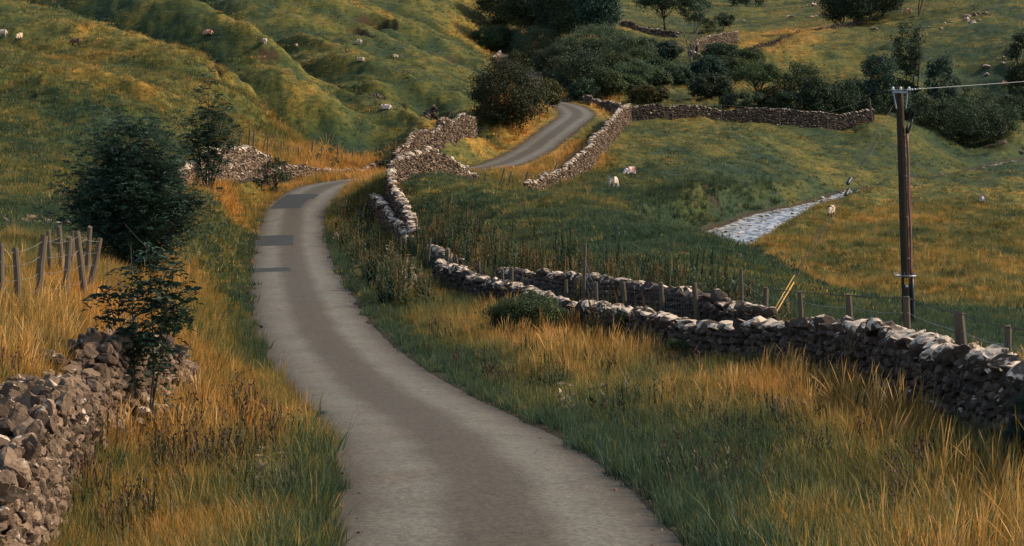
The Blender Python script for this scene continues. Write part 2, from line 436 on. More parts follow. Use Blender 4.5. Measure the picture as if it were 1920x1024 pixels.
# beck water: shallow riffles over pebbles
M_water, nt, out = mat('beck_water'); n = N(nt)
p = n.pos(); mp = n('ShaderNodeMapping', {'Vector': p, 'Scale': (1.0, 0.45, 1.0)}).outputs[0]
r = n.noise(mp, 2.2, 5, 0.7, dist=0.4); foam = n.noise(mp, 1.1, 6, 0.72, dist=1.2)
bed = n.mix(n.noise(p, 4.0, 3), (0.020, 0.017, 0.011), (0.09, 0.07, 0.045))
ff = n.ramp(foam, [(0.42, (0,) * 3), (0.64, (1,) * 3)])
c = n.mix(ff, bed, (0.54, 0.49, 0.42))
b = n.bsdf(c, n.math('MULTIPLY_ADD', ff, 0.4, 0.16), n.bump(r, 0.7, 0.12), 0.6)
nt.links.new(b, out.inputs[0])

def stone_mat(name, dark, light, pale, lich=1.0):
    m, nt, out = mat(name); n = N(nt)
    p = n.pos(); tone = n.attr('tone'); lic = n.attr('lichen')
    md = n.noise(p, 7.0, 4, 0.65); fi = n.noise(p, 30.0, 3, 0.7); bl = n.noise(p, 3.5, 3, 0.6, dist=0.5)
    c = n.mix(tone, dark, light)
    c = n.mix(n.math('MULTIPLY_ADD', md, 1.6, -0.5, clamp=True), n.mix(1.0, c, (0.5, 0.46, 0.42), 'MULTIPLY'), c)
    nz = n('ShaderNodeSeparateXYZ', {0: n('ShaderNodeNewGeometry').outputs['Normal']}).outputs[2]
    # pale crustose lichen grows on the exposed faces
    lf = n.math('ADD', n.math('MULTIPLY', lic, lich), n.math('MULTIPLY_ADD', nz, 0.22, -0.12))
    lf = n.math('ADD', lf, n.math('MULTIPLY_ADD', bl, 1.5, -0.98))
    lf = n.math('ADD', lf, n.math('MULTIPLY_ADD', md, 0.8, -0.4))
    c = n.mix(n.ramp(lf, [(0.06, (0,) * 3), (0.20, (1,) * 3)]), c, n.mix(fi, pale, tuple(q * 0.72 for q in pale)))
    c = n.mix(0.6, c, n.ramp(fi, [(0.3, (0.6,) * 3), (0.7, (1.25,) * 3)]), 'MULTIPLY')
    nt.links.new(n.bsdf(c, 0.93, n.bump(n.math('ADD', md, n.math('MULTIPLY', fi, 0.5)), 0.6, 0.03), 0.15), out.inputs[0])
    return m
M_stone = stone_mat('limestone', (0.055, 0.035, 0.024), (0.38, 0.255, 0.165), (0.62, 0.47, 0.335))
M_stone_dark = stone_mat('dark_gritstone', (0.045, 0.033, 0.026), (0.20, 0.145, 0.108), (0.62, 0.47, 0.335))  # darker stone colour for the dark walls, same pale lichen
M_core, nt, out = mat('wall_hearting'); n = N(nt)
nt.links.new(n.bsdf(n.mix(n.noise(n.pos(), 9.0), (0.012, 0.009, 0.007), (0.05, 0.036, 0.026)), 0.95), out.inputs[0])

def wood_mat(name, a, bcol, sx=1.0):
    m, nt, out = mat(name); n = N(nt)
    tc = n('ShaderNodeTexCoord').outputs['Object']
    v = n('ShaderNodeMapping', {'Vector': tc, 'Scale': (14 * sx, 14 * sx, 0.7)}).outputs[0]
    g = n.noise(v, 2.0, 5, 0.7); w = n.noise(tc, 2.0, 3)
    c = n.mix(g, a, bcol); c = n.mix(n.math('MULTIPLY', w, 0.6), c, n.mix(1.0, c, (0.4, 0.4, 0.42), 'MULTIPLY'))
    nt.links.new(n.bsdf(c, 0.85, n.bump(g, 0.5, 0.01)), out.inputs[0])
    return m
M_post = wood_mat('weathered_post', (0.045, 0.032, 0.022), (0.20, 0.145, 0.092))
M_pole = wood_mat('creosoted_pole', (0.016, 0.011, 0.008), (0.085, 0.050, 0.030), 0.6)
M_bark = wood_mat('bark', (0.018, 0.014, 0.010), (0.085, 0.066, 0.045), 0.5)
M_bark_pale = wood_mat('dead_wood', (0.07, 0.055, 0.04), (0.24, 0.19, 0.14), 0.5)

def plain(name, c, rough=0.6, metal=0.0, var=0.3):
    m, nt, out = mat(name); n = N(nt)
    nz = n.noise(n('ShaderNodeTexCoord').outputs['Object'], 8.0, 3)
    cc = n.mix(n.math('MULTIPLY', nz, var), c, tuple(q * 0.45 for q in c))
    nt.links.new(n.bsdf(cc, rough, None, 0.4, Metallic=metal), out.inputs[0])
    return m
M_wire = plain('galvanised_wire', (0.17, 0.16, 0.145), 0.6, 0.3)
M_rust = plain('rusty_barbed_wire', (0.030, 0.020, 0.014), 0.8)
M_steel = plain('galvanised_steel', (0.24, 0.25, 0.26), 0.5, 0.4)
M_black = plain('black_rubber', (0.012, 0.013, 0.015), 0.5)
M_conduit = plain('red_brown_cable', (0.20, 0.062, 0.052), 0.6)
M_yellow = plain('yellow_guard', (0.48, 0.24, 0.02), 0.5)
M_sign = plain('hazard_yellow', (0.60, 0.25, 0.01), 0.45)
M_white = plain('white_enamel', (0.62, 0.63, 0.62), 0.45)
M_porc = plain('porcelain', (0.55, 0.55, 0.52), 0.25)

# ---------------------------------------------------------------- dryness / height maps with relief light painted into the dryness
TONES = """300 170 .55 .3;150 120 .5 .3;200 300 .22 .25;100 420 .2 .3;250 60 .18 .3;500 100 .35 .3;600 230 .25 .3;800 170 .28 .3;750 30 .35 .3;450 40 .35 .3;60 20 .35 .3;50 330 .2 .3;650 110 .3 .3;850 90 .28 .3;700 250 .2 .25;330 260 .25 .3;820 220 .3 .3;600 60 .42 .3
900 400 .12 .25;1100 480 .08 .3;1200 520 .08 .35;1400 520 .08 .25;1000 470 .12 .4;1300 470 .1 .25;1650 570 .15 .2;1800 620 .12 .2;820 360 .2 .2
1300 280 .32 .25;1500 250 .42 .25;1250 340 .14 .3;1310 400 .02 .5;1290 370 .05 .5;1350 385 .05 .4;1400 320 .3 .25;1700 290 .3 .25;1330 390 .08 .35;1200 250 .4 .25;1800 290 .22 .3
1600 450 .60 .5;1800 400 .52 .45;1800 520 .52 .6;1700 340 .45 .3;1600 520 .55 .5;1450 460 .64 .5;1900 470 .5 .6
700 430 .5 .8;640 335 1.0 1.1;690 330 1.0 1.1;950 620 .78 .8;1100 690 .7 .7;1000 740 .28 .35;850 700 .12 .3;1300 750 .42 .6;1700 800 .9 1.0;1500 740 .75 .62;1600 950 .45 .75;1300 900 .2 .4;660 470 .15 .4;760 560 .45 .7;700 580 .12 .35;1850 950 .6 .9;1150 800 .18 .35;1050 640 .8 .8;1400 820 .3 .5;1350 700 .5 .45;1700 760 .8 .7
400 350 .95 .9;460 450 .35 .35;350 520 .75 .8;430 540 .3 .4;440 760 .8 .5;300 900 .60 .6;180 980 .4 .3;560 900 .5 .55;420 960 .5 .6;150 560 .98 .55;50 570 .85 .55;50 480 .5 .6;250 960 .55 .5;380 640 .55 .6;520 960 .4 .7;500 370 .75 .5;450 620 .5 .45;60 640 .8 .8;560 800 .85 .6;330 800 .6 .8
980 215 .95 1.0;1000 270 .95 .7;1100 188 .95 .8;1050 290 1.0 1.1;900 270 .7 .4;880 300 .65 .4;1300 180 .55 .5;1450 85 .98 .3;1480 70 .9 .3;1400 50 .35 .2;1700 80 .35 .3;1800 120 .22 .3;1300 110 .25 .5;1250 50 .35 .3;1380 105 .75 .4;1600 90 .45 .3;1600 170 .55 .3;1500 150 .5 .4;1200 150 .3 .5;960 112 .8 .8;1040 160 .9 .9"""
tn = []
for ln in TONES.split('\n'):
    for it in ln.split(';'):
        q = [float(w) for w in it.split()]
        P = pix(q[0], q[1]); tn.append((P[0] / P[1], math.log(P[1]), q[2], q[3]))
tn = np.array(tn)
def idw(u, v, col, pw=1.8):
    out = np.empty(u.shape); uf, vf, of = u.ravel(), v.ravel(), out.ravel()
    for i in range(0, len(uf), 50000):
        s = slice(i, i + 50000)
        d2 = ((uf[s, None] - tn[None, :, 0]) * 7) ** 2 + ((vf[s, None] - tn[None, :, 1]) * 1.6) ** 2 + 2e-4
        w = d2 ** (-pw)
        of[s] = (w * tn[None, :, col]).sum(1) / w.sum(1)
    return out
_cu = np.linspace(-0.62, 0.62, 300); _cv = np.linspace(V[0], V[-1], 300)
_du = np.broadcast_to(_cu[None], (300, 300)); _dv = np.broadcast_to(_cv[:, None], (300, 300))
DRYC = idw(_du, _dv, 2); TALLC = idw(_du, _dv, 3)
def dry_at(x, y): return 0.90 * bil(DRYC, _cu, _cv, x / y, np.log(y)) + 0.34 * fbm(x * 0.22, y * 0.12, 4, 71) + 0.26 * fbm(x * 0.7, y * 0.5, 3, 75)
def tall_at(x, y): return bil(TALLC, _cu, _cv, x / y, np.log(y)) * (1 + 0.45 * fbm(x * 0.35, y * 0.25, 3, 81))
DRY = np.clip(dry_at(GX, GY), 0, 1)
# light on crests and shade in hollows
Zs = Z.copy()
lap = np.zeros_like(Z)
for st in (6, 14):
    a = Zs.copy(); a[st:-st] = Zs[st:-st] - 0.5 * (Zs[2 * st:] + Zs[:-2 * st]); a[:st] = 0; a[-st:] = 0
    lap += a / (0.004 * st * GY * 1.2)
CURV = np.clip(lap, -1, 1) * sstep(60, 110, GY)
DRY = np.clip(DRY + 0.5 * CURV, 0, 1)
def curv_at(x, y): return bil(CURV, U, V, x / y, np.log(y))

gz_y = np.gradient(Z, axis=0) / np.gradient(GY, axis=0)
BARE = np.clip(sstep(1.0, 1.5, np.abs(gz_y)) * sstep(50, 70, GY), 0, 1) * 0.0
BARE = np.maximum(BARE, 0.92 * SCARS)
BARE = np.maximum(BARE, 0.75 * (1 - sstep(RHALF + 0.05, RHALF + 0.5, RD + 0.2 * fbm(GX * 1.5, GY * 1.5, 2, 3))))
BARE = np.maximum(BARE, (1 - sstep(sh - 0.2, sh + 0.25, SD)) * 0.9 * (1 - sstep(ST_S[-1] - 8, ST_S[-1] - 2, SS)))

# ground sheet (continued well outside the frame and behind the camera)
mb = MB(('dry', 'bare'))
idx = np.arange(NU * NV).reshape(NV, NU)
q = np.stack([idx[:-1, :-1], idx[:-1, 1:], idx[1:, 1:], idx[1:, :-1]], -1).reshape(-1, 4)
mb.add(np.stack([GX, GY, Z], -1), Q=q, dry=DRY.ravel(), bare=BARE.ravel())
# skirts: out to the sides, behind and beyond
def skirt(ring, far):
    global mb
    k0 = mb.n
    mb.add(ring, dry=0.4); mb.add(far, dry=0.4)
    m_ = len(ring); i = np.arange(m_ - 1)
    return k0, m_, i
def add_skirt(ring, far, flip=False):
    k0 = mb.n; m_ = len(ring); i = np.arange(m_ - 1)
    qq = np.stack([i, i + 1, i + 1 + m_, i + m_], -1)
    if flip: qq = qq[:, ::-1]
    mb.add(np.concatenate([ring, far]), Q=qq, dry=0.4, bare=0.0)
P3 = np.stack([GX, GY, Z], -1)
R = P3[:, -1]; Fr = R.copy(); Fr[:, 0] += 40 + 1.2 * R[:, 1]; Fr[:, 2] += 0.10 * R[:, 1]; add_skirt(R, Fr)
R = P3[:, 0]; Fr = R.copy(); Fr[:, 0] -= 40 + 1.2 * R[:, 1]; Fr[:, 2] += 0.12 * R[:, 1]; add_skirt(R, Fr, True)
R = np.concatenate([[P3[0, 0] + (-51, 0, 1)], P3[0], [P3[0, -1] + (51, 0, 1)]]); Fr = R.copy(); Fr[:, 1] = -150; Fr[:, 0] *= 8; add_skirt(R, Fr, True)
R = np.concatenate([[P3[-1, 0] + (-1120, 0, 100)], P3[-1], [P3[-1, -1] + (1120, 0, 100)]]); Fr = R.copy(); Fr[:, 1] = 3000; Fr[:, 2] += 160; add_skirt(R, Fr)
ground = mb.build('ground', M_ground, smooth=True); tag(ground, kind='structure')

# lane ribbon
def ribbon(center, zc, offs, lift, name, matl, attr='across', wob=0.0):
    t = np.gradient(center, axis=0); t /= np.hypot(t[:, 0], t[:, 1])[:, None]
    nr = np.stack([t[:, 1], -t[:, 0]], 1)
    mbr = MB((attr,))
    m_ = len(offs); k_ = len(center)
    offs = np.asarray(offs, float)
    s = np.concatenate([[0], np.cumsum(np.hypot(*np.diff(center, axis=0).T))])
    O = np.repeat(offs[None], k_, 0)
    if wob:
        O[:, 0] += wob * fbm(s * 0.7, s * 0, 3, 3); O[:, -1] += wob * fbm(s * 0.7, s * 0 + 5, 3, 4)
    X = center[:, None, 0] + nr[:, None, 0] * O; Y = center[:, None, 1] + nr[:, None, 1] * O
    camber = 0.05 * (1 - (offs / max(abs(offs).max(), 1e-6)) ** 2)
    ZZ = zc[:, None] + lift + camber[None]
    ii = np.arange(m_ * k_).reshape(k_, m_)
    qq = np.stack([ii[:-1, :-1], ii[:-1, 1:], ii[1:, 1:], ii[1:, :-1]], -1).reshape(-1, 4)
    mbr.add(np.stack([X, Y, ZZ], -1), Q=qq, **{attr: np.broadcast_to(offs[None] / RHALF, X.shape).ravel()})
    return mbr.build(name, matl, smooth=True)
rc = resample(np.column_stack([road, rz]), 0.5)
road_o = ribbon(rc[:, :2], rc[:, 2], np.linspace(-RHALF, RHALF, 15), 0.0, 'road', M_road, wob=0.36)
tag(road_o, kind='structure')

def road_frame(s):
    i = np.interp(s, road_s, np.arange(len(road)))
    p = np.array([np.interp(i, np.arange(len(road)), road[:, k]) for k in (0, 1)])
    q_ = np.array([np.interp(i + 0.5, np.arange(len(road)), road[:, k]) for k in (0, 1)])
    t = q_ - p; t /= np.linalg.norm(t)
    return p, t, np.array([t[1], -t[0]]), np.interp(s, road_s, rz)
def road_patch(px, py, length, o0, o1):
    P = pix(px, py, 15)
    d, s, sg = poly_dist(np.array([P[0]]), np.array([P[1]]), road, 30.0)
    s0 = s[0]
    m_ = MB(('across',)); k_ = max(2, int(length / 0.4) + 1)
    V_ = []; offs = np.linspace(o0, o1, 6)
    for i, ss in enumerate(np.linspace(s0 - length / 2, s0 + length / 2, k_)):
        p_, t_, n_, z_ = road_frame(ss)
        for o_ in offs:
            jit = 0.02 * math.sin(ss * 9 + o_ * 3)
            V_.append((p_[0] + n_[0] * (o_ + jit), p_[1] + n_[1] * (o_ + jit), z_ + 0.05 * (1 - (o_ / RHALF) ** 2) + 0.006))
    ii = np.arange(6 * k_).reshape(k_, 6)
    m_.add(V_, Q=np.stack([ii[:-1, :-1], ii[:-1, 1:], ii[1:, 1:], ii[1:, :-1]], -1).reshape(-1, 4))
    tag(m_.build('road_patch', M_patch, smooth=True), kind='structure')
road_patch(512, 455, 5.2, -1.62, 0.10)
road_patch(503, 510, 2.3, -1.85, -0.15)
road_patch(545, 380, 7.5, -1.45, 0.25)
road_patch(560, 372, 2.5, -0.2, 0.5)

# beck ribbon
sc = resample(np.column_stack([stream, sz, SHALF]), 0.8)
t = np.gradient(sc[:, :2], axis=0); t /= np.hypot(t[:, 0], t[:, 1])[:, None]
nr = np.stack([t[:, 1], -t[:, 0]], 1)
offs = np.linspace(-1, 1, 9)
X = sc[:, None, 0] + nr[:, None, 0] * offs * (sc[:, 3] + 0.5)[:, None]; Y = sc[:, None, 1] + nr[:, None, 1] * offs * (sc[:, 3] + 0.5)[:, None]
mb = MB(); ii = np.arange(X.size).reshape(X.shape)
mb.add(np.stack([X, Y, np.broadcast_to(sc[:, 2, None] + 0.0, X.shape)], -1), Q=np.stack([ii[:-1, :-1], ii[:-1, 1:], ii[1:, 1:], ii[1:, :-1]], -1).reshape(-1, 4))
water = mb.build('stream_water', M_water, smooth=True); tag(water, kind='structure')

# ---------------------------------------------------------------- camera, sun, sky
cam = bpy.data.objects.new('camera', bpy.data.cameras.new('camera'))
cam.data.sensor_width = 36.0; cam.data.lens = 36.0 * F / 1920.0
cam.data.shift_y = -(512.0 - PY0) / 1920.0
cam.data.clip_end = 4000; cam.data.clip_start = 0.5
cam.location = (0, 0, HC); cam.rotation_euler = (math.pi / 2, 0, 0)
link(cam); scene.camera = cam
SUN_EL, SUN_AZ = math.radians(36), math.radians(80)      # azimuth measured from the view direction towards the right
sd = Vector((math.sin(SUN_AZ) * math.cos(SUN_EL), math.cos(SUN_AZ) * math.cos(SUN_EL), math.sin(SUN_EL)))
sun = bpy.data.objects.new('sun', bpy.data.lights.new('sun', 'SUN'))
sun.data.energy = 3.0; sun.data.angle = math.radians(4); sun.data.color = (1.0, 0.87, 0.66)
sun.rotation_euler = sd.to_track_quat('Z', 'Y').to_euler(); sun.location = (40, 40, 80)
link(sun)
w = bpy.data.worlds.new('World'); scene.world = w; w.use_nodes = True
wn = w.node_tree; bg = wn.nodes['Background']
sky = wn.nodes.new('ShaderNodeTexSky'); sky.sky_type = 'NISHITA'; sky.sun_disc = False
sky.sun_elevation = SUN_EL; sky.sun_rotation = SUN_AZ
wn.links.new(sky.outputs[0], bg.inputs[0]); bg.inputs[1].default_value = 0.125
scene.view_settings.view_transform = 'Standard'; scene.view_settings.look = 'None'
scene.view_settings.exposure = 0.95; scene.view_settings.gamma = 1.0
scene.cycles.max_bounces = 6; scene.cycles.diffuse_bounces = 3; scene.cycles.transparent_max_bounces = 8
scene.cycles.use_adaptive_sampling = True
# ---------------------------------------------------------------- stones and dry stone walls
def stone_proto(sub, seed, planes=13):
    r = np.random.RandomState(seed)
    bm = bmesh.new(); bmesh.ops.create_icosphere(bm, subdivisions=sub, radius=1.0)
    Vv = np.array([v.co for v in bm.verts]); Tt = np.array([[v.index for v in f.verts] for f in bm.faces]); bm.free()
    Vv = np.sign(Vv) * np.abs(Vv) ** 0.8
    for _ in range(planes):
        q = r.normal(size=3); q /= np.linalg.norm(q); dd = r.uniform(0.48, 0.84)
        e = Vv @ q - dd; e = np.where(e > 0, e, 0)
        Vv = Vv - e[:, None] * q * 0.97
    Vv += r.normal(size=Vv.shape) * 0.03
    return Vv / np.abs(Vv).max(0), Tt
PROT = {s: [stone_proto(s, 100 * s + i) for i in range(14)] for s in (1, 2, 3)}

def rot_mats(ax, ay, az):
    ca, sa, cb, sb, cc, sc_ = np.cos(ax), np.sin(ax), np.cos(ay), np.sin(ay), np.cos(az), np.sin(az)
    R = np.empty((len(ax), 3, 3))
    R[:, 0, 0] = cb * cc; R[:, 0, 1] = sa * sb * cc - ca * sc_; R[:, 0, 2] = ca * sb * cc + sa * sc_
    R[:, 1, 0] = cb * sc_; R[:, 1, 1] = sa * sb * sc_ + ca * cc; R[:, 1, 2] = ca * sb * sc_ - sa * cc
    R[:, 2, 0] = -sb; R[:, 2, 1] = sa * cb; R[:, 2, 2] = ca * cb
    return R

def add_stones(mb, pos, scl, rot, tone, lich, lod, r):
    """pos n x 3, scl n x 3 half sizes, rot (ax, ay, az) arrays"""
    pos = np.asarray(pos); n_ = len(pos)
    if not n_: return
    which = r.randint(0, 14, n_); R = rot_mats(*rot)
    for k_ in range(14):
        m = np.where(which == k_)[0]
        if not len(m): continue
        Vp, Tp = PROT[lod][k_]
        L_ = Vp[None] * np.asarray(scl)[m][:, None, :]
        W_ = np.einsum('nij,nvj->nvi', R[m], L_) + pos[m][:, None, :]
        T_ = (Tp[None] + (np.arange(len(m)) * len(Vp))[:, None, None]).reshape(-1, 3)
        mb.add(W_.reshape(-1, 3), T=T_, tone=np.repeat(np.asarray(tone)[m], len(Vp)), lichen=np.repeat(np.asarray(lich)[m], len(Vp)))

def stone_wall(label, pts, sz=0.22, thick=0.60, lod=1, lod_near=None, seed=1, mat_=None, cope=0.22, cope_len=0.26, lich=0.05, cope_lich=0.30,
               ruin=0.0, hmin=0.5, hmax=1.6, group='dry stone walls of the valley', step=0.5, ends=(1, 1), cat='stone wall', upright=True, bury=0.12, crumble=0.0):
    """pts: (px, py of the top, distance); the wall stands on the ground and rises to that top line"""
    r = np.random.RandomState(seed); mat_ = mat_ or M_stone
    W = []
    for p_ in pts:
        x = (p_[0] - PX0) / F * p_[2]; y = p_[2]; zt = HC + (PY0 - p_[1]) / F * y
        g = float(ground_z(x, y)); W.append((x, y, np.clip(zt - g, hmin, hmax)))
    W = resample(np.array(W), step)
    W[:, 2] = np.clip(W[:, 2], hmin * 0.8, hmax)
    L_ = np.concatenate([[0], np.cumsum(np.hypot(*np.diff(W[:, :2], axis=0).T))])
    tot = L_[-1]
    def fr(s):
        x = np.interp(s, L_, W[:, 0]); y = np.interp(s, L_, W[:, 1]); h = np.interp(s, L_, W[:, 2])
        e = 0.25; x2 = np.interp(np.minimum(s + e, tot), L_, W[:, 0]); y2 = np.interp(np.minimum(s + e, tot), L_, W[:, 1])
        x1 = np.interp(np.maximum(s - e, 0), L_, W[:, 0]); y1 = np.interp(np.maximum(s - e, 0), L_, W[:, 1])
        a = np.arctan2(y2 - y1, x2 - x1)
        hh = h * (1 + 0.05 * fbm(s * 0.8, s * 0 + seed, 2, seed)) - ruin * np.clip(fbm(s * 0.35, s * 0 + seed * 3, 3, seed + 7) + 0.1, 0, 1) * h
        return x, y, np.maximum(hh, 0.10), a
    root = empty('stone_wall', (W[0, 0], W[0, 1], float(ground_z(W[0, 0], W[0, 1])) - 0.1))
    tag(root, label, cat, group, 'thing')
    o_ = np.array(root.location)
    mid = resample(W, max(step, 0.6)); sm = np.linspace(0, tot, len(mid))
    # hearting (dark packed middle)
    x, y, h, a = fr(sm); g = ground_z(x, y); nx, ny = -np.sin(a), np.cos(a)
    hb = thick * 0.5 - 0.06; ht = thick * 0.36 - 0.05
    sec = []
    for (w_, z_) in ((hb, g - bury - 0.15), (ht, g + (h - cope * 0.9)), (-ht, g + (h - cope * 0.9)), (-hb, g - bury - 0.15)):
        sec.append(np.stack([x + nx * w_, y + ny * w_, z_], -1))
    sec = np.stack(sec, 1); k_ = len(sm); ii = np.arange(4 * k_).reshape(k_, 4)
    qq = [np.stack([ii[:-1, c_], ii[1:, c_], ii[1:, (c_ + 1) % 4], ii[:-1, (c_ + 1) % 4]], -1) for c_ in range(4)]
    mbc = MB(); mbc.add(sec.reshape(-1, 3) - o_, Q=np.concatenate(qq + [ii[[0]], ii[[-1]][:, ::-1]]))
    mbc.build('hearting', M_core, root)
    mb = MB(('tone', 'lichen'))
    def put(s, side, zf, hl, hh_, dep, lodn, tone, li, wob=0.16):
        n_ = len(s); x, y, h, a = fr(s); g = ground_z(x, y)
        bat = thick * (0.5 - 0.14 * zf / np.maximum(h, 0.3))
        off = side * (bat - dep * 0.75 + r.normal(0, 0.02, n_))
        pos = np.stack([x - np.sin(a) * off, y + np.cos(a) * off, g + zf], -1) - o_
        keep = zf < h - cope * 0.6
        pos = pos[keep]
        add_stones(mb, pos, np.stack([hl, dep, hh_], -1)[keep], (r.normal(0, wob, n_)[keep], r.normal(0, wob, n_)[keep], (a + r.normal(0, wob, n_))[keep]), tone[keep], li[keep], lodn, r)
    hm = W[:, 2].max() * 1.1
    zf = -bury + sz * 0.3
    while zf < hm:
        csz = sz * r.uniform(0.8, 1.15)
        for side in (1, -1):
            s = [] ; c = r.uniform(0, csz)
            while c < tot:
                l_ = csz * r.uniform(0.7, 1.7); s.append((c + l_ / 2, l_)); c += l_ * 0.96
            s = np.array(s); n_ = len(s)
            y_ = np.interp(s[:, 0], L_, W[:, 1])
            tone = np.clip(r.beta(1.6, 2.4, n_), 0, 1); li = lich + r.normal(0, 0.07, n_)
            hl = s[:, 1] * 0.56; hh_ = csz * 0.44 * r.uniform(0.8, 1.25, n_); dep = csz * r.uniform(0.5, 0.75, n_)
            zz = zf + r.normal(0, csz * 0.13, n_)
            if lod_near:
                mnear = y_ < lod_near[1]
                for msk, ld in ((mnear, lod_near[0]), (~mnear, lod)):
                    if msk.any(): put(s[msk, 0], side, zz[msk], hl[msk], hh_[msk], dep[msk], ld, tone[msk], li[msk])
            else:
                put(s[:, 0], side, zz, hl, hh_, dep, lod, tone, li)
        zf += csz * 0.80
    mb.build('stonework', mat_, root)
    # cope
    mb = MB(('tone', 'lichen')); s = []; c = 0.05
    while c < tot:
        l_ = cope_len * r.uniform(0.6, 1.6); s.append((c + l_ / 2, l_)); c += l_ * (0.93 if thick < 0.8 else 0.36)
    s = np.array(s); n_ = len(s)
    if crumble: 
        kp = r.rand(n_) > crumble; s = s[kp]; n_ = len(s)
    x, y, h, a = fr(s[:, 0]); g = ground_z(x, y)
    hh_ = cope * r.uniform(0.42, 0.72, n_); wd = thick * r.uniform(0.36, 0.52, n_)
    offn = r.normal(0, 0.04, n_)
    if thick > 0.8:
        offn = r.uniform(-0.42, 0.42, n_) * thick; wd = cope * r.uniform(0.35, 0.75, n_)
    pos = np.stack([x - np.sin(a) * offn, y + np.cos(a) * offn, g + h - cope * 0.55 + hh_ * 0.35], -1) - o_
    tone = np.clip(r.beta(2.2, 2.0, n_), 0, 1); li = cope_lich + r.normal(0, 0.09, n_)
    rr = (r.normal(0, 0.15, n_), r.normal(0, 0.28 if upright else 0.15, n_), a + r.normal(0, 0.18, n_))
    scl = np.stack([s[:, 1] * 0.60, wd, hh_], -1)
    y_ = y
    if lod_near:
        mnear = y_ < lod_near[1]
        for msk, ld in ((mnear, max(2, lod_near[0])), (~mnear, lod)):
            if msk.any(): add_stones(mb, pos[msk], scl[msk], tuple(q_[msk] for q_ in rr), tone[msk], li[msk], ld, r)
    else: add_stones(mb, pos, scl, rr, tone, li, lod, r)
    mb.build('coping', mat_, root)
    return root, W

WALLS = []
def wall(*a, **k):
    r_, W_ = stone_wall(*a, **k); WALLS.append(W_); return r_

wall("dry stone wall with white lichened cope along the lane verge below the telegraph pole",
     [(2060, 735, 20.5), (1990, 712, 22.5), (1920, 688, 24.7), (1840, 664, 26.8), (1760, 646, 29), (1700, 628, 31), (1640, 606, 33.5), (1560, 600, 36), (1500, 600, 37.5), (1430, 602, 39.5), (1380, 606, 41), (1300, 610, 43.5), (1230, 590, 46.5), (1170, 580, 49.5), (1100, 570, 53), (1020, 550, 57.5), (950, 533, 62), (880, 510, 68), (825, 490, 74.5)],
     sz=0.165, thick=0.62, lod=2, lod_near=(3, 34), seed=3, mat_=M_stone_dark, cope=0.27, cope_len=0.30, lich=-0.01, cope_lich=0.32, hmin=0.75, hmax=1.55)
wall("short pale broken wall end between the lane bend and the curving wall",
     [(772, 448, 88), (755, 428, 92.5), (735, 402, 98), (715, 380, 103.5), (703, 364, 108)], sz=0.22, lod=2, seed=4, cope=0.26, cope_len=0.28, lich=0.06, cope_lich=0.36, hmin=0.7, hmax=1.3, ruin=0.15)
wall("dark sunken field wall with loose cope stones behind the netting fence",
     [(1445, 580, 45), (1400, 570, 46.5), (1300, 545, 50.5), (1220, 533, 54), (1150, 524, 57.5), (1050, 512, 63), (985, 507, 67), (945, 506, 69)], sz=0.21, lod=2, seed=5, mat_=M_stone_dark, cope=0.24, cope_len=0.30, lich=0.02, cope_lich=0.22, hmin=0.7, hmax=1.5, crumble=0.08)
wall("stub of broken wall among the leaning posts at the head of the netting fence",
     [(862, 484, 75.5), (835, 470, 79), (812, 462, 82)], sz=0.22, lod=2, seed=6, cope=0.24, cope_len=0.3, lich=0.08, cope_lich=0.3, hmin=0.5, hmax=1.2, ruin=0.2)
wall("pinkish curving wall that hooks round the green knoll above the lane crest",
     [(774, 430, 89), (770, 402, 94), (752, 372, 100), (736, 342, 106), (733, 312, 110), (745, 296, 113), (765, 287, 116), (798, 281, 119), (830, 290, 122), (860, 308, 124.5), (893, 332, 128)], sz=0.22, lod=1, seed=7, cope=0.26, cope_len=0.27, lich=0.10, cope_lich=0.40, hmin=0.9, hmax=1.75)
wall("wall climbing from the hook of the curving wall up to the big dark hawthorn",
     [(738, 288, 141), (752, 272, 143), (770, 256, 147), (800, 241, 152), (825, 231, 156), (850, 218, 161), (872, 208, 165), (889, 204, 168)], sz=0.23, lod=1, seed=8, cope=0.25, cope_len=0.28, lich=0.08, cope_lich=0.28, hmin=0.9, hmax=1.8)
wall("long wall winding beside the upper lane with a kink above the sheep pasture",
     [(986, 358, 126), (1010, 345, 130), (1033, 334, 134), (1053, 317, 138), (1080, 293, 143), (1102, 272, 148), (1110, 255, 153), (1106, 240, 158), (1116, 240, 162), (1128, 243, 166), (1141, 224, 175), (1160, 207, 188), (1180, 194, 202)], sz=0.23, lod=1, seed=9, cope=0.27, cope_len=0.28, lich=0.07, cope_lich=0.34, hmin=0.9, hmax=2.0)
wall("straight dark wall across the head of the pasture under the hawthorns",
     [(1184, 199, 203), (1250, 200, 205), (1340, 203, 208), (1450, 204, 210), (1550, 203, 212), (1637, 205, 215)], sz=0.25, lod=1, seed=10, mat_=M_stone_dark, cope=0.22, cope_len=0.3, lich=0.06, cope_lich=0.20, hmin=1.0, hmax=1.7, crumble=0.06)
wall("pale wall end behind the young ash on the lane bend with leaning posts above it",
     [(334, 326, 93), (342, 312, 95), (356, 298, 97), (380, 283, 101), (410, 275, 106), (440, 272, 111), (470, 272, 116), (503, 276, 121)], sz=0.22, lod=2, seed=12, cope=0.25, cope_len=0.28, lich=0.12, cope_lich=0.34, hmin=0.8, hmax=1.7, ruin=0.12)
wall("low tumbled wall sinking into yellow grass beyond the lane crest",
     [(507, 284, 122), (540, 296, 126), (575, 312, 130), (605, 322, 133), (640, 322, 136), (680, 314, 139), (728, 300, 143)], sz=0.22, lod=1, seed=13, cope=0.2, cope_len=0.3, lich=0.08, cope_lich=0.25, hmin=0.4, hmax=0.9, ruin=0.5, crumble=0.1)
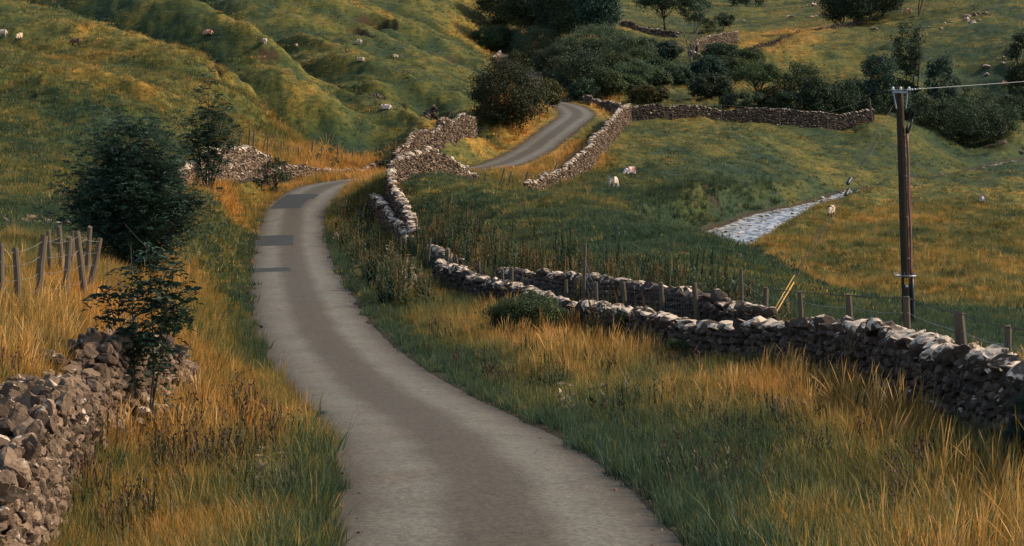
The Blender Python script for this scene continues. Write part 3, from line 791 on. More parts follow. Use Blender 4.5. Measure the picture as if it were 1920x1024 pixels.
wall("dark heap of fallen wall lying in the hollow of the left hillside",
     [(680, 176, 184), (705, 180, 185), (735, 184, 186), (762, 180, 187), (785, 186, 188), (812, 194, 189)], sz=0.30, thick=1.3, lod=1, seed=14, mat_=M_stone_dark, cope=0.3, cope_len=0.4, lich=-0.05, cope_lich=0.02, hmin=0.6, hmax=1.2, ruin=0.4, crumble=0.06)
wall("narrow wall running away beside the far bend of the lane",
     [(926, 137, 258), (932, 126, 266), (936, 114, 276), (937, 106, 286)], sz=0.3, lod=1, seed=15, cope=0.28, cope_len=0.35, lich=0.1, cope_lich=0.28, hmin=1.2, hmax=2.0)
wall("low pink wall along the outside of the upper lane bend",
     [(1066, 178, 228), (1090, 178, 225), (1115, 183, 219), (1145, 189, 212), (1178, 194, 205)], sz=0.26, lod=1, seed=16, cope=0.22, cope_len=0.3, lich=0.10, cope_lich=0.22, hmin=0.7, hmax=1.3, ruin=0.3)
wall("crumbling pale wall below the spreading tree in the upper meadow",
     [(1165, 62, 338), (1200, 65, 337), (1235, 68, 336), (1272, 71, 335)], sz=0.4, thick=0.9, lod=1, seed=17, cope=0.3, cope_len=0.5, lich=0.10, cope_lich=0.26, hmin=1.2, hmax=2.4, ruin=0.35)
wall("pinkish wall corner in the upper meadow beside the small dark hawthorn",
     [(1306, 96, 312), (1309, 82, 316), (1318, 72, 320), (1340, 66, 324), (1362, 62, 328), (1382, 58, 332)], sz=0.4, lod=1, seed=18, cope=0.3, cope_len=0.45, lich=0.12, cope_lich=0.30, hmin=1.2, hmax=2.4)
wall("short white topped wall beside the bare dead tree",
     [(1290, 95, 300), (1310, 99, 299), (1334, 106, 297)], sz=0.35, lod=1, seed=19, cope=0.3, cope_len=0.4, lich=0.12, cope_lich=0.45, hmin=0.9, hmax=1.6, ruin=0.2)
wall("low white topped wall at the foot of the bare dead tree",
     [(1304, 142, 262), (1328, 138, 262), (1353, 137, 262)], sz=0.3, lod=1, seed=20, cope=0.25, cope_len=0.4, lich=0.1, cope_lich=0.42, hmin=0.7, hmax=1.3, ruin=0.25)
wall("little white rubble wall left of the twin trunked hawthorn",
     [(1337, 160, 250), (1348, 166, 248), (1358, 172, 246), (1364, 182, 243)], sz=0.3, lod=1, seed=21, cope=0.25, cope_len=0.4, lich=0.1, cope_lich=0.45, hmin=0.7, hmax=1.4, ruin=0.35)
wall("highest pinkish wall at the top edge between the wood and the spreading tree",
     [(1140, 0, 425), (1165, 4, 423), (1195, 6, 421), (1240, 4, 420)], sz=0.5, thick=1.0, lod=1, seed=22, cope=0.35, cope_len=0.6, lich=0.08, cope_lich=0.16, hmin=1.5, hmax=3.0, ruin=0.3)
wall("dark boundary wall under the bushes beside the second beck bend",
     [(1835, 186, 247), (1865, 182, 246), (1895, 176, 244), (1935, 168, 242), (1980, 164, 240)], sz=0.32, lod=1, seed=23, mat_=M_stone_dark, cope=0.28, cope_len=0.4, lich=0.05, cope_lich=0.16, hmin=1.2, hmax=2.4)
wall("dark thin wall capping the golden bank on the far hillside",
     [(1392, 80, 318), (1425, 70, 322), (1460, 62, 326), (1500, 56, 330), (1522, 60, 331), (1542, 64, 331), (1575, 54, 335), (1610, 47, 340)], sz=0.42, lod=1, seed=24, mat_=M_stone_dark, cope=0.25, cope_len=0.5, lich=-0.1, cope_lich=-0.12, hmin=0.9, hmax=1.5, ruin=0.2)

# the tumbled wall at the near left
HW = [(322, 690, 32.6), (305, 664, 31.2), (275, 632, 29.8), (230, 620, 28.8), (180, 640, 27.4), (140, 690, 26.2), (112, 716, 24.6), (57, 722, 22), (17, 785, 19.2), (-30, 850, 17), (-80, 900, 15.5)]
HROOT = wall("tumbled grey limestone wall with a collapsed heap at the near lane bank",
     HW, sz=0.125, thick=0.95, lod=3, seed=31, cope=0.20, cope_len=0.19, lich=0.02, cope_lich=0.05, hmin=0.12, hmax=1.5, bury=1.15, crumble=0.05)
r_ = np.random.RandomState(77)
mb = MB(('tone', 'lichen')); o_ = np.array(HROOT.location)
def heap(px, d, n_, sx, sy, sz_, lod=3, base=0.0, hgt=0.5):
    c = at(px, d)
    P = np.stack([c[0] + sx * np.clip(r_.normal(0, 1, n_), -1.6, 1.1), c[1] + sy * np.clip(r_.normal(0, 1, n_), -1.6, 1.6)], -1)
    e = np.exp(-((P[:, 0] - c[0]) / (1.6 * sx)) ** 2 - ((P[:, 1] - c[1]) / (1.6 * sy)) ** 2)
    z = ground_z(P[:, 0], P[:, 1]) + base + hgt * e * r_.uniform(0.35, 1.0, n_)
    s = 0.62 * sz_ * r_.uniform(0.5, 1.5, n_)
    scl = np.stack([s * r_.uniform(0.8, 1.4, n_), s * r_.uniform(0.7, 1.2, n_), s * r_.uniform(0.45, 0.85, n_)], -1)
    rot = tuple(r_.normal(0, w_, n_) for w_ in (0.35, 0.35, 2.0))
    lich = r_.choice([-0.08, 0.02, 0.14, 0.42], n_, p=[0.46, 0.36, 0.13, 0.05])
    add_stones(mb, np.column_stack([P, z]) - o_, scl, rot, r_.beta(2.0, 2.2, n_), lich, lod, r_)
heap(262, 30.4, 100, 0.5, 0.9, 0.17, base=0.10, hgt=0.70)
heap(190, 27.6, 120, 0.55, 0.8, 0.19, base=0.08, hgt=0.62)
heap(140, 26.2, 90, 0.42, 0.6, 0.22, base=0.02, hgt=0.45)
heap(225, 28.3, 70, 0.4, 0.6, 0.14, base=0.0, hgt=0.4)
heap(60, 24.2, 46, 0.4, 0.5, 0.20, base=-0.02, hgt=0.15)
heap(110, 24.0, 46, 0.35, 0.5, 0.20, base=-0.02, hgt=0.25)
heap(300, 32, 60, 0.3, 0.6, 0.13, base=0.1, hgt=0.7)
mb.build('rubble', M_stone, HROOT)

def rock_pile(label, px, py, n_, sx, sy, size, lich=0.3, m=None, seed=0, group=None, name='rock_pile', lod=2, d=None):
    r = np.random.RandomState(900 + seed)
    c = pix(px, py, 15) if d is None else at(px, d)
    P = np.stack([r.normal(0, sx, n_), r.normal(0, sy, n_)], -1)
    if n_ == 1: P[:] = 0
    s = size * r.uniform(0.6, 1.35, n_)
    z = ground_z(P[:, 0] + c[0], P[:, 1] + c[1]) - c[2] + s * 0.25
    m_ = MB(('tone', 'lichen'))
    add_stones(m_, np.column_stack([P, z]), np.stack([s * r.uniform(0.9, 1.5, n_), s, s * r.uniform(0.5, 0.8, n_)], -1), (r.normal(0, 0.3, n_), r.normal(0, 0.3, n_), r.uniform(0, 6, n_)),
               r.beta(2.5, 2, n_), np.full(n_, lich) + r.normal(0, 0.08, n_), lod, r)
    o = m_.build(name, m or M_stone, loc=c)
    return tag(o, label, 'rock' if n_ == 1 else 'rocks', group, 'thing')
rock_pile("small heap of fallen stones on the grass bank above the fence posts", 85, 424, 26, 0.55, 0.5, 0.17, 0.1, seed=1)
for i, (px, py, sz_, lb) in enumerate([(1855, 573, 0.20, "pale stone in the string on the low bank past the telegraph pole"), (1600, 47, 0.9, "pale boulder under the dark trees on the far slope"),
        (1640, 56, 0.6, "white boulder at the lower end of the slanting far stones"), (1535, 30, 0.45, "pale outcrop stone beside the leftmost dark tree on the far slope"), (1470, 34, 0.35, "small pale stone on the smooth far meadow"),
        (1850, 127, 0.45, "white stone in the lone cluster on the far right hillside"), (1820, 42, 0.6, "weathered boulder in the row high on the right hillside"), (1850, 28, 0.6, "dark outcrop stone above the weathered boulders on the right hillside"), (1765, 50, 0.4, "small stone in the scatter left of the weathered boulders"), (1525, 10, 0.4, "stone among those high on the far meadow"),
        (1380, 40, 0.3, "grey stone in the meadow right of the small hawthorn"), (1064, 60, 0.8, "white rock peeping between the wood and the scrub"), (1735, 188, 0.4, "pale stone in the shade behind the telegraph pole"), (1918, 292, 0.4, "dark stone at the meander bank on the frame edge")]):
    multi = i in (0, 3, 4, 5, 6, 7, 8, 9, 10, 13)
    li_ = 0.34 if i not in (7, 13) else 0.0
    if not multi:
        rock_pile(lb, px, py, 1, 1.2, 0.8, sz_, li_, seed=10 + i, name='boulder', lod=1 if i else 2); continue
    q_ = np.random.RandomState(300 + i); c0 = pix(px, py, 40)
    for k_ in range(7):   # every stone of a scatter is an object of its own
        x_, y_ = c0[0] + q_.normal(0, 1.3), c0[1] + q_.normal(0, 1.3); d_ = y_
        rock_pile(lb, PX0 + F * x_ / y_, 0, 1, 1, 1, sz_ * q_.uniform(0.5, 1.2), li_, seed=1000 + i * 20 + k_, name='boulder', lod=1 if i else 2, d=d_, group=lb)
# beck bed: boulders and shingle bars
m_ = MB(('tone', 'lichen')); r = np.random.RandomState(5); n_ = 620
i_ = r.randint(20, len(sc) - 2, n_); off = r.normal(0, 0.62, n_); off = np.where(r.rand(n_) < 0.5, np.sign(off) * r.uniform(0.75, 1.25, n_), off) * sc[i_, 3]
P = sc[i_, :2] + nr[i_] * off[:, None]; s = np.exp(r.normal(-2.35, 0.5, n_))
add_stones(m_, np.column_stack([P, sc[i_, 2] + s * 0.15]), np.stack([s * 1.3, s, s * 0.6], -1), (r.normal(0, .2, n_), r.normal(0, .2, n_), r.uniform(0, 6, n_)), r.beta(2, 2, n_), r.choice([-0.1, 0.1, 0.4], n_), 1, r)
tag(m_.build('shingle', M_stone), kind='stuff')

# loose chippings shed along the lane edges
m_ = MB(('tone', 'lichen')); r = np.random.RandomState(8); n_ = 2600
ss = 9 + 110 * r.rand(n_) ** 1.6; sd_ = np.where(r.rand(n_) < 0.5, -1, 1); off = sd_ * (RHALF - 0.10 + r.normal(0, 0.16, n_))
i_ = np.searchsorted(road_s, ss).clip(1, len(road) - 2); t_ = road[i_ + 1] - road[i_ - 1]; t_ /= np.hypot(t_[:, 0], t_[:, 1])[:, None]
X_ = road[i_, 0] + t_[:, 1] * off; Y_ = road[i_, 1] - t_[:, 0] * off
s = np.exp(r.normal(-4.3, 0.4, n_))
add_stones(m_, np.column_stack([X_, Y_, np.maximum(ground_z(X_, Y_), rz[i_] + 0.05 * np.clip(1 - (off / RHALF) ** 2, 0, 1) - 0.01) + s * 0.2]), np.stack([s, s, s * 0.6], -1), (r.normal(0, .3, n_), r.normal(0, .3, n_), r.uniform(0, 6, n_)), r.beta(2, 2, n_), np.full(n_, 0.0), 1, r)
tag(m_.build('gravel', M_stone), kind='stuff')
# ---------------------------------------------------------------- tubes, posts, fences
def tube(mb, pts, rad, sides=8, cap=True, **at_):
    pts = np.asarray(pts, float); k_ = len(pts); rad = np.broadcast_to(np.asarray(rad, float), (k_,))
    t = np.gradient(pts, axis=0); t /= np.linalg.norm(t, axis=1)[:, None] + 1e-12
    ref = np.array([0, 0, 1.0]) if abs(t[0, 2]) < 0.9 else np.array([1.0, 0, 0])
    V_ = []
    u = np.cross(t[0], ref); u /= np.linalg.norm(u)
    for i in range(k_):
        u = u - t[i] * (u @ t[i]); u /= np.linalg.norm(u) + 1e-12
        v = np.cross(t[i], u)
        a = np.arange(sides) * 2 * math.pi / sides
        V_.append(pts[i] + rad[i] * (np.cos(a)[:, None] * u + np.sin(a)[:, None] * v))
    V_ = np.concatenate(V_)
    i, j = np.meshgrid(np.arange(k_ - 1), np.arange(sides), indexing='ij')
    Q_ = np.stack([i * sides + j, i * sides + (j + 1) % sides, (i + 1) * sides + (j + 1) % sides, (i + 1) * sides + j], -1).reshape(-1, 4)
    T_ = None
    if cap:
        c0 = len(V_); V_ = np.concatenate([V_, pts[[0]], pts[[-1]]])
        T_ = [(c0, (q_ + 1) % sides, q_) for q_ in range(sides)] + [(c0 + 1, (k_ - 1) * sides + q_, (k_ - 1) * sides + (q_ + 1) % sides) for q_ in range(sides)]
    mb.add(V_, T=T_, Q=Q_, **at_)

def boxm(mb, c, hx, hy, hz, rz_=0.0):
    V_ = np.array([(sx * hx, sy * hy, sz_ * hz) for sz_ in (-1, 1) for sx, sy in ((-1, -1), (1, -1), (1, 1), (-1, 1))])
    ca, sa = math.cos(rz_), math.sin(rz_)
    V_ = np.stack([V_[:, 0] * ca - V_[:, 1] * sa, V_[:, 0] * sa + V_[:, 1] * ca, V_[:, 2]], 1) + np.asarray(c)
    mb.add(V_, Q=[(3, 2, 1, 0), (4, 5, 6, 7), (0, 1, 5, 4), (1, 2, 6, 5), (2, 3, 7, 6), (3, 0, 4, 7)])

prng = np.random.RandomState(31)
def post_mesh(h, r, tx, ty, sides=9):
    """split / round post, slightly crooked, with a slanted sawn top"""
    m_ = MB()
    zs = np.array([-0.35, 0.0, h * 0.3, h * 0.6, h * 0.97, h])
    P = np.stack([tx * zs / h + prng.normal(0, 0.006, 6), ty * zs / h + prng.normal(0, 0.006, 6), zs], 1)
    tube(m_, P, r * np.array([1.02, 1.02, 1.0, 0.97, 0.95, 0.86]) * (1 + prng.normal(0, 0.03, 6)), sides)
    return m_
def fence(label, posts, wires, group=None, cat='fence', wire_r=0.0022, net=None, root_d=None, post_mat=None, top_wire=None):
    """posts: (px base, d, height, radius, lean x, lean y); wires: heights as a share of the post"""
    W_ = []
    for p_ in posts:
        c = at(p_[0], p_[1]); W_.append((c, p_))
    root = empty('fence', W_[0][0]); tag(root, label, cat, group, 'thing')
    o_ = W_[0][0]
    tops = []
    for c, p_ in W_:
        pm = post_mesh(p_[2], p_[3], p_[4], p_[5])
        ob = pm.build('post', post_mat or M_post, root, loc=Vector(c - o_))
        tops.append((c, np.array([p_[4], p_[5], p_[2]])))
    for wi, (fr_, sag, matl, rad) in enumerate(wires):
        m_ = MB(); pts = []
        for i in range(len(tops) - 1):
            a = tops[i][0] + tops[i][1] * fr_ - o_; b = tops[i + 1][0] + tops[i + 1][1] * fr_ - o_
            L_ = np.linalg.norm(b - a); k_ = max(3, int(L_ / 0.5))
            for t_ in np.linspace(0, 1, k_, endpoint=False):
                q_ = a + (b - a) * t_; q_ = q_ + np.array([0, 0, -sag * 4 * t_ * (1 - t_)]) + prng.normal(0, 0.006, 3)
                pts.append(q_)
        pts.append(tops[-1][0] + tops[-1][1] * fr_ - o_)
        tube(m_, pts, rad, 5, False)
        if 'barbed' in matl.name or wi == 1 and net is None:
            pts_ = np.array(pts); L_ = np.concatenate([[0], np.cumsum(np.linalg.norm(np.diff(pts_, axis=0), axis=1))])
            for s_ in np.arange(0.1, L_[-1], 0.16):
                q_ = np.array([np.interp(s_, L_, pts_[:, k_]) for k_ in range(3)])
                d_ = prng.normal(0, 1, 3); d_ /= np.linalg.norm(d_)
                tube(m_, [q_ - d_ * 0.018, q_ + d_ * 0.018], rad * 0.9, 3, False)
        m_.build('wire', matl, root)
    if net:
        m_ = MB()
        for i in range(len(tops) - 1):
            a0, b0 = tops[i][0] - o_, tops[i + 1][0] - o_
            va, vb = tops[i][1], tops[i + 1][1]
            L_ = np.linalg.norm(b0 - a0)
            nv = max(2, int(L_ / net))
            for t_ in np.linspace(0, 1, nv, endpoint=False):
                q0 = a0 + (b0 - a0) * t_ ; v_ = va + (vb - va) * t_
                tube(m_, [q0 + v_ * 0.02, q0 + v_ * 0.78], 0.0028, 3, False)
            for f_ in (0.03, 0.14, 0.26, 0.4, 0.56, 0.78):
                tube(m_, [a0 + va * f_, (a0 + b0) / 2 + (va + vb) / 2 * f_ - np.array([0, 0, 0.02]), b0 + vb * f_], 0.003, 3, False)
        m_.build('netting', M_wire, root)
    return root

wirG = [(0.93, 0.03, M_wire, 0.0035), (0.74, 0.05, M_wire, 0.003), (0.52, 0.04, M_wire, 0.003), (0.30, 0.04, M_wire, 0.003)]
fence("crooked row of silvery split posts with slack wires on the near left bank",
      [(-150, 29, 1.15, 0.055, 0.02, 0), (-60, 31, 1.15, 0.055, 0.03, 0), (4, 32.5, 1.16, 0.055, -0.02, 0.0), (36, 33, 1.12, 0.055, -0.07, 0.02), (68, 34, 1.32, 0.07, 0.13, 0.03), (122, 36.5, 1.25, 0.06, 0.08, 0.0), (160, 37.5, 1.34, 0.062, -0.16, 0.02), (166, 39.5, 1.1, 0.06, 0.22, 0.05)], wirG, 'roadside fences')
fence("older dark posts standing behind the crooked silvery post row",
      [(96, 40.5, 0.95, 0.05, -0.06, 0.0), (116, 41, 1.05, 0.055, -0.07, 0.02), (134, 42, 1.0, 0.05, 0.03, 0.0), (163, 42.5, 1.15, 0.06, 0.06, 0.0)], [(0.8, 0.05, M_wire, 0.004), (0.5, 0.05, M_wire, 0.004)], 'roadside fences')
wirB = [(0.985, 0.02, M_rust, 0.008), (0.80, 0.04, M_wire, 0.005)]
fence("stout posts with barbed wire behind the lichened wall in front of the telegraph pole",
      [(2010, 25.5, 1.6, 0.06, -0.04, 0.0), (1897, 29.5, 1.46, 0.055, -0.06, 0.02), (1812, 33.0, 1.55, 0.095, -0.12, 0.02), (1704, 38.5, 1.6, 0.072, -0.05, 0.0), (1600, 42, 1.42, 0.07, -0.10, 0.02), (1504, 46, 1.2, 0.06, -0.05, 0.02), (1437, 49, 1.1, 0.06, -0.02, 0.0)], wirB, 'roadside fences')
wirN = [(0.90, 0.03, M_rust, 0.006)]
fence("short posts with square wire netting between the lichened wall and the dark sunken wall",
      [(1437, 49.3, 1.05, 0.06, 0.0, 0.0), (1392, 48.5, 1.55, 0.045, -0.02, 0.02), (1308, 49, 1.15, 0.07, -0.08, 0.0), (1243, 51, 1.15, 0.065, -0.05, 0.02), (1172, 54, 1.1, 0.07, -0.05, 0.0), (1120, 56, 1.05, 0.06, -0.04, 0.0), (1094, 58, 2.05, 0.05, 0.05, 0.0), (1064, 59, 1.0, 0.055, -0.05, 0.0), (962, 65, 1.1, 0.065, -0.06, 0.0), (944, 66.5, 1.05, 0.06, -0.05, 0.0), (902, 70, 0.95, 0.055, -0.10, 0), (862, 74, 1.05, 0.06, -0.16, 0.0), (840, 76.5, 1.2, 0.065, -0.02, 0.0), (800, 79, 1.35, 0.055, 0.16, 0.0)], wirN, 'roadside fences', net=0.15)
fence("short leaning stakes in the tall yellow grass beside the pale broken wall end",
      [(733, 102, 1.25, 0.06, 0.25, 0.0), (745, 99, 1.15, 0.055, 0.10, 0.0), (768, 93, 1.0, 0.05, 0.05, 0)], [(0.8, 0.05, M_wire, 0.004)], 'roadside fences')
fence("thin leaning stakes on the slope above the pale wall end behind the young ash",
      [(405, 124, 0.95, 0.04, 0.35, 0.0), (431, 122, 1.15, 0.05, 0.22, 0.0), (447, 124, 1.1, 0.045, 0.18, 0), (466, 124, 1.35, 0.06, 0.10, 0), (475, 125, 1.25, 0.05, 0.06, 0), (493, 127, 1.2, 0.035, 0.25, 0), (501, 126, 1.3, 0.05, 0.05, 0), (527, 130, 1.2, 0.05, 0.02, 0), (541, 133, 0.9, 0.045, -0.03, 0), (560, 136, 0.9, 0.05, 0, 0), (583, 139, 1.2, 0.06, 0.16, 0), (602, 141, 0.9, 0.045, 0.05, 0), (634, 143, 1.1, 0.055, -0.05, 0), (648, 144, 1.0, 0.045, 0.05, 0), (662, 145, 1.1, 0.05, -0.03, 0), (686, 147, 0.9, 0.045, 0.06, 0), (706, 149, 0.9, 0.045, 0.06, 0), (728, 152, 0.9, 0.045, 0.04, 0)], [(0.85, 0.05, M_wire, 0.0035)], 'hillside fences')
fence("dark slanting stakes behind the wall that climbs to the big hawthorn",
      [(735, 147, 1.4, 0.05, 0.3, 0), (799, 156, 1.6, 0.05, 0.35, 0), (812, 158, 1.9, 0.07, 0.40, 0), (817, 158.5, 1.7, 0.06, 0.25, 0), (832, 162, 1.8, 0.06, 0.55, 0), (853, 168, 1.8, 0.06, 0.30, 0), (866, 171, 1.7, 0.05, 0.35, 0), (880, 174, 1.6, 0.05, 0.25, 0)], [(0.85, 0.05, M_wire, 0.004)], 'hillside fences')
fence("thin slanting stakes on the verge inside the long winding wall",
      [(862, 133, 1.0, 0.05, 0.12, 0), (905, 131, 1.2, 0.05, 0.25, 0), (936, 130, 1.3, 0.05, 0.35, 0), (952, 130, 1.3, 0.055, 0.25, 0), (980, 131, 1.3, 0.06, 0.35, 0), (1012, 136, 1.1, 0.05, 0.3, 0), (1030, 139, 1.6, 0.05, 0.55, 0), (1064, 146, 2.0, 0.05, 0.6, 0)], [(0.85, 0.05, M_wire, 0.004)], 'hillside fences')
fence("thin pale stakes along the straight dark pasture wall",
      [(1261, 203.6, 1.7, 0.05, 0, 0), (1352, 206.6, 1.75, 0.05, 0, 0), (1462, 208.5, 1.9, 0.055, -0.02, 0), (1552, 210.4, 2.0, 0.05, 0.02, 0), (1636, 213.5, 2.7, 0.09, -0.35, 0)], [(0.97, 0.06, M_wire, 0.006)], 'hillside fences')

# ---------------------------------------------------------------- telegraph pole with stays
PD = 57.0
base = at(1700.5, PD)
top = np.array([(1686.5 - PX0) / F * PD, PD, HC + (PY0 - 168) / F * PD])
ph = top[2] - base[2]; lx = top[0] - base[0]
pole = empty('telegraph_pole', base)
tag(pole, "tall dark creosoted telegraph pole with red cable and yellow warning plate in the pasture", 'telegraph pole', None, 'thing')
def on(z, dx=0.0, dy=0.0): return np.array([lx * z / ph + dx, dy, z])
m_ = MB(); zs = np.linspace(-0.6, ph, 14); tube(m_, [on(z) for z in zs], np.linspace(0.128, 0.106, 14) * (1 + prng.normal(0, 0.008, 14)), 16); m_.build('pole', M_pole, pole, smooth=True)
m_ = MB(); a_ = 1.25
bar = lambda t_, z, o=0.0: on(z) + np.array([math.sin(a_) * t_ * 0.16, -0.13 + o - 0.0, 0]) + np.array([0, math.cos(a_) * t_ * 0.6, 0])
boxm(m_, on(ph - 0.08) + np.array([-0.02, -0.17, 0]), 0.22, 0.04, 0.03, 0.10)
m_.build('crossarm', M_steel, pole)
for sx in (-1, 1):
    m_ = MB(); tube(m_, [on(ph - 0.12, sx * 0.20 - 0.01, -0.19), on(ph - 0.55, sx * 0.135, -0.16)], 0.022, 6); m_.build('brace', M_steel, pole)
for i, dx in enumerate((-0.22, 0.0, 0.24)):
    m_ = MB(); c_ = on(ph - 0.03, dx, -0.17)
    tube(m_, [c_ + (0, 0, 0), c_ + (0, 0, 0.03), c_ + (0, 0, 0.045), c_ + (0, 0, 0.07), c_ + (0, 0, 0.085), c_ + (0, 0, 0.11)], [0.02, 0.045, 0.03, 0.042, 0.028, 0.012], 10); m_.build('insulator', M_porc, pole, smooth=True)
# cable running down the right-hand face, black guard at the foot
m_ = MB(); tube(m_, [on(z, 0.165 + 0.012 * math.sin(z * 3), -0.05) for z in np.linspace(1.35, ph - 1.25, 16)], 0.034, 8); tube(m_, [on(z, 0.20 + 0.008 * math.sin(z * 2 + 1), 0.0) for z in np.linspace(1.35, ph - 1.25, 16)], 0.022, 8); m_.build('cable', M_conduit, pole, smooth=True)
m_ = MB(); tube(m_, [on(z, 0.175, -0.04) for z in (-0.3, 0.3, 0.9, 1.4)], [0.06, 0.06, 0.058, 0.05], 10); m_.build('cable_guard', M_black, pole, smooth=True)
for z in np.linspace(0.7, ph - 1.3, 5):
    m_ = MB(); tube(m_, [on(z, 0.0 + 0.16 * math.cos(q_), 0.155 * math.sin(q_)) for q_ in np.linspace(-2.6, 0.35, 9)] + [on(z, 0.215, -0.05), on(z, 0.215, 0.02)], 0.007, 5); m_.build('cable_clip', M_black, pole)
# cable terminations
m_ = MB(); tube(m_, [on(ph - 1.25, 0.165, -0.05), on(ph - 1.12, 0.17, -0.08), on(ph - 1.02, 0.19, -0.12)], [0.045, 0.055, 0.03], 8); tube(m_, [on(ph - 1.25, 0.20, 0), on(ph - 1.05, 0.27, -0.04), on(ph - 0.85, 0.34, -0.06)], [0.03, 0.03, 0.014], 8); m_.build('cable_head', M_black, pole, smooth=True)
for dx, e_ in ((0.19, (0.30, -0.12)), (0.34, (0.42, -0.06))):
    m_ = MB(); tube(m_, [on(ph - 0.95, dx, -0.1), on(ph - 0.6, e_[0], e_[1]), on(ph - 0.1, e_[0] - 0.12, -0.17)], 0.008, 5); m_.build('jumper_lead', M_black, pole)
# anti-climbing ring
zr = HC + (PY0 - 517) / F * PD - base[2]
m_ = MB(); tube(m_, [on(zr, 0.30 * math.cos(q_), 0.26 * math.sin(q_)) for q_ in np.linspace(0, 2 * math.pi, 33)], 0.018, 6, False)
for q_ in (0, math.pi / 2, math.pi, -math.pi / 2): tube(m_, [on(zr, 0.12 * math.cos(q_), 0.12 * math.sin(q_)), on(zr, 0.30 * math.cos(q_), 0.26 * math.sin(q_))], 0.012, 5)
for q_ in np.linspace(0, 2 * math.pi, 14, endpoint=False): tube(m_, [on(zr - 0.01, 0.28 * math.cos(q_), 0.24 * math.sin(q_)), on(zr + 0.10, 0.33 * math.cos(q_), 0.29 * math.sin(q_))], 0.006, 4)
m_.build('climbing_guard', M_steel, pole)
# warning plate: yellow, black triangle, and the little white number plate below (no legible characters)
zp = HC + (PY0 - 527) / F * PD - base[2]
sg = MB(); boxm(sg, on(zp, -0.005, -0.150), 0.062, 0.004, 0.095); so = sg.build('warning_plate', M_sign, pole)
tm = MB(); c_ = on(zp + 0.025, -0.005, -0.1565)
def tri(r1, r2):
    a = [c_ + np.array([r1 * math.sin(q_), 0, r1 * math.cos(q_)]) for q_ in (0, 2.094, 4.189)]; b = [c_ + np.array([r2 * math.sin(q_), 0, r2 * math.cos(q_)]) for q_ in (0, 2.094, 4.189)]
    tm.add(a + b, Q=[(0, 1, 4, 3), (1, 2, 5, 4), (2, 0, 3, 5)])
tri(0.05, 0.038)
zz = [(0.004, 0.024), (-0.012, -0.002), (0.002, 0.0), (-0.006, -0.022), (0.012, 0.006), (0.0, 0.004)]
tm.add([c_ + np.array([x_, 0, z_]) for x_, z_ in zz], T=[(0, 1, 2), (2, 1, 5), (5, 3, 4), (2, 5, 4)])
tm.build('hazard_mark', M_black, so)
sg = MB(); boxm(sg, on(zp - 0.135, 0.005, -0.146), 0.038, 0.004, 0.030); sg.build('number_plate', M_white, pole)
# overhead line
lt = base + on(ph - 0.02, 0.0, -0.17)
end = np.array([(2700 - PX0) / F * 95, 95.0, HC + (PY0 - 70) / F * 95])
m_ = MB(); T_ = np.linspace(0, 1, 60)
tube(m_, [np.array([0, 0, 0]) + (end - lt) * t_ - np.array([0, 0, 0.22 * 4 * t_ * (1 - t_)]) for t_ in T_], 0.0075, 6)
# the cross member side seen end-on
tube(m_, [np.array([-0.36, -0.02, -0.015]), np.array([0, 0, 0])], 0.02, 6)
for q_ in (0.26, 0.36, 0.46, 0.6, 0.8): tube(m_, [(end - lt) * (q_ / 40) * 1.0 + (0, 0, -0.02), (end - lt) * ((q_ + 0.05) / 40) + (0, 0, -0.02)], 0.032, 8)
o = m_.build('overhead_cable', M_steel, loc=lt, smooth=True); tag(o, "pale overhead cable running from the telegraph pole head out of the frame", 'cable', None, 'thing')
# two stays with strain insulators and yellow guards
an = [at(1424, 47.8), at(1429, 47.4)]
for i, (ax_, zt) in enumerate(((an[0], ph - 0.35), (an[1], ph - 0.62))):
    tp = base + on(zt, -0.13, 0.0)
    st = empty('stay_wire', ax_); v = tp - ax_
    tag(st, ["upper stay wire of the telegraph pole, its yellow guard the thinner one", "lower stay wire of the telegraph pole, its yellow guard the thicker one"][i], 'stay wire', 'stays of the telegraph pole', 'thing')
    m_ = MB(); tube(m_, [v * t_ for t_ in np.linspace(0, 1, 12)], 0.009, 5); m_.build('wire', M_rust, st)
    m_ = MB(); g0, g1 = (0.02, 0.205) if i else (0.05, 0.225); tube(m_, [v * g0, v * (g0 + g1) / 2, v * g1], 0.017 if i else 0.012, 8); m_.build('stay_guard', M_yellow, st, smooth=True)
    f_ = 0.62 - 0.025 * i
    m_ = MB(); tube(m_, [v * (f_ + q_) for q_ in (-0.017, -0.010, -0.002, 0.002, 0.010, 0.017)], [0.018, 0.06, 0.05, 0.05, 0.06, 0.018], 8); m_.build('strain_insulator', M_black, st, smooth=True)

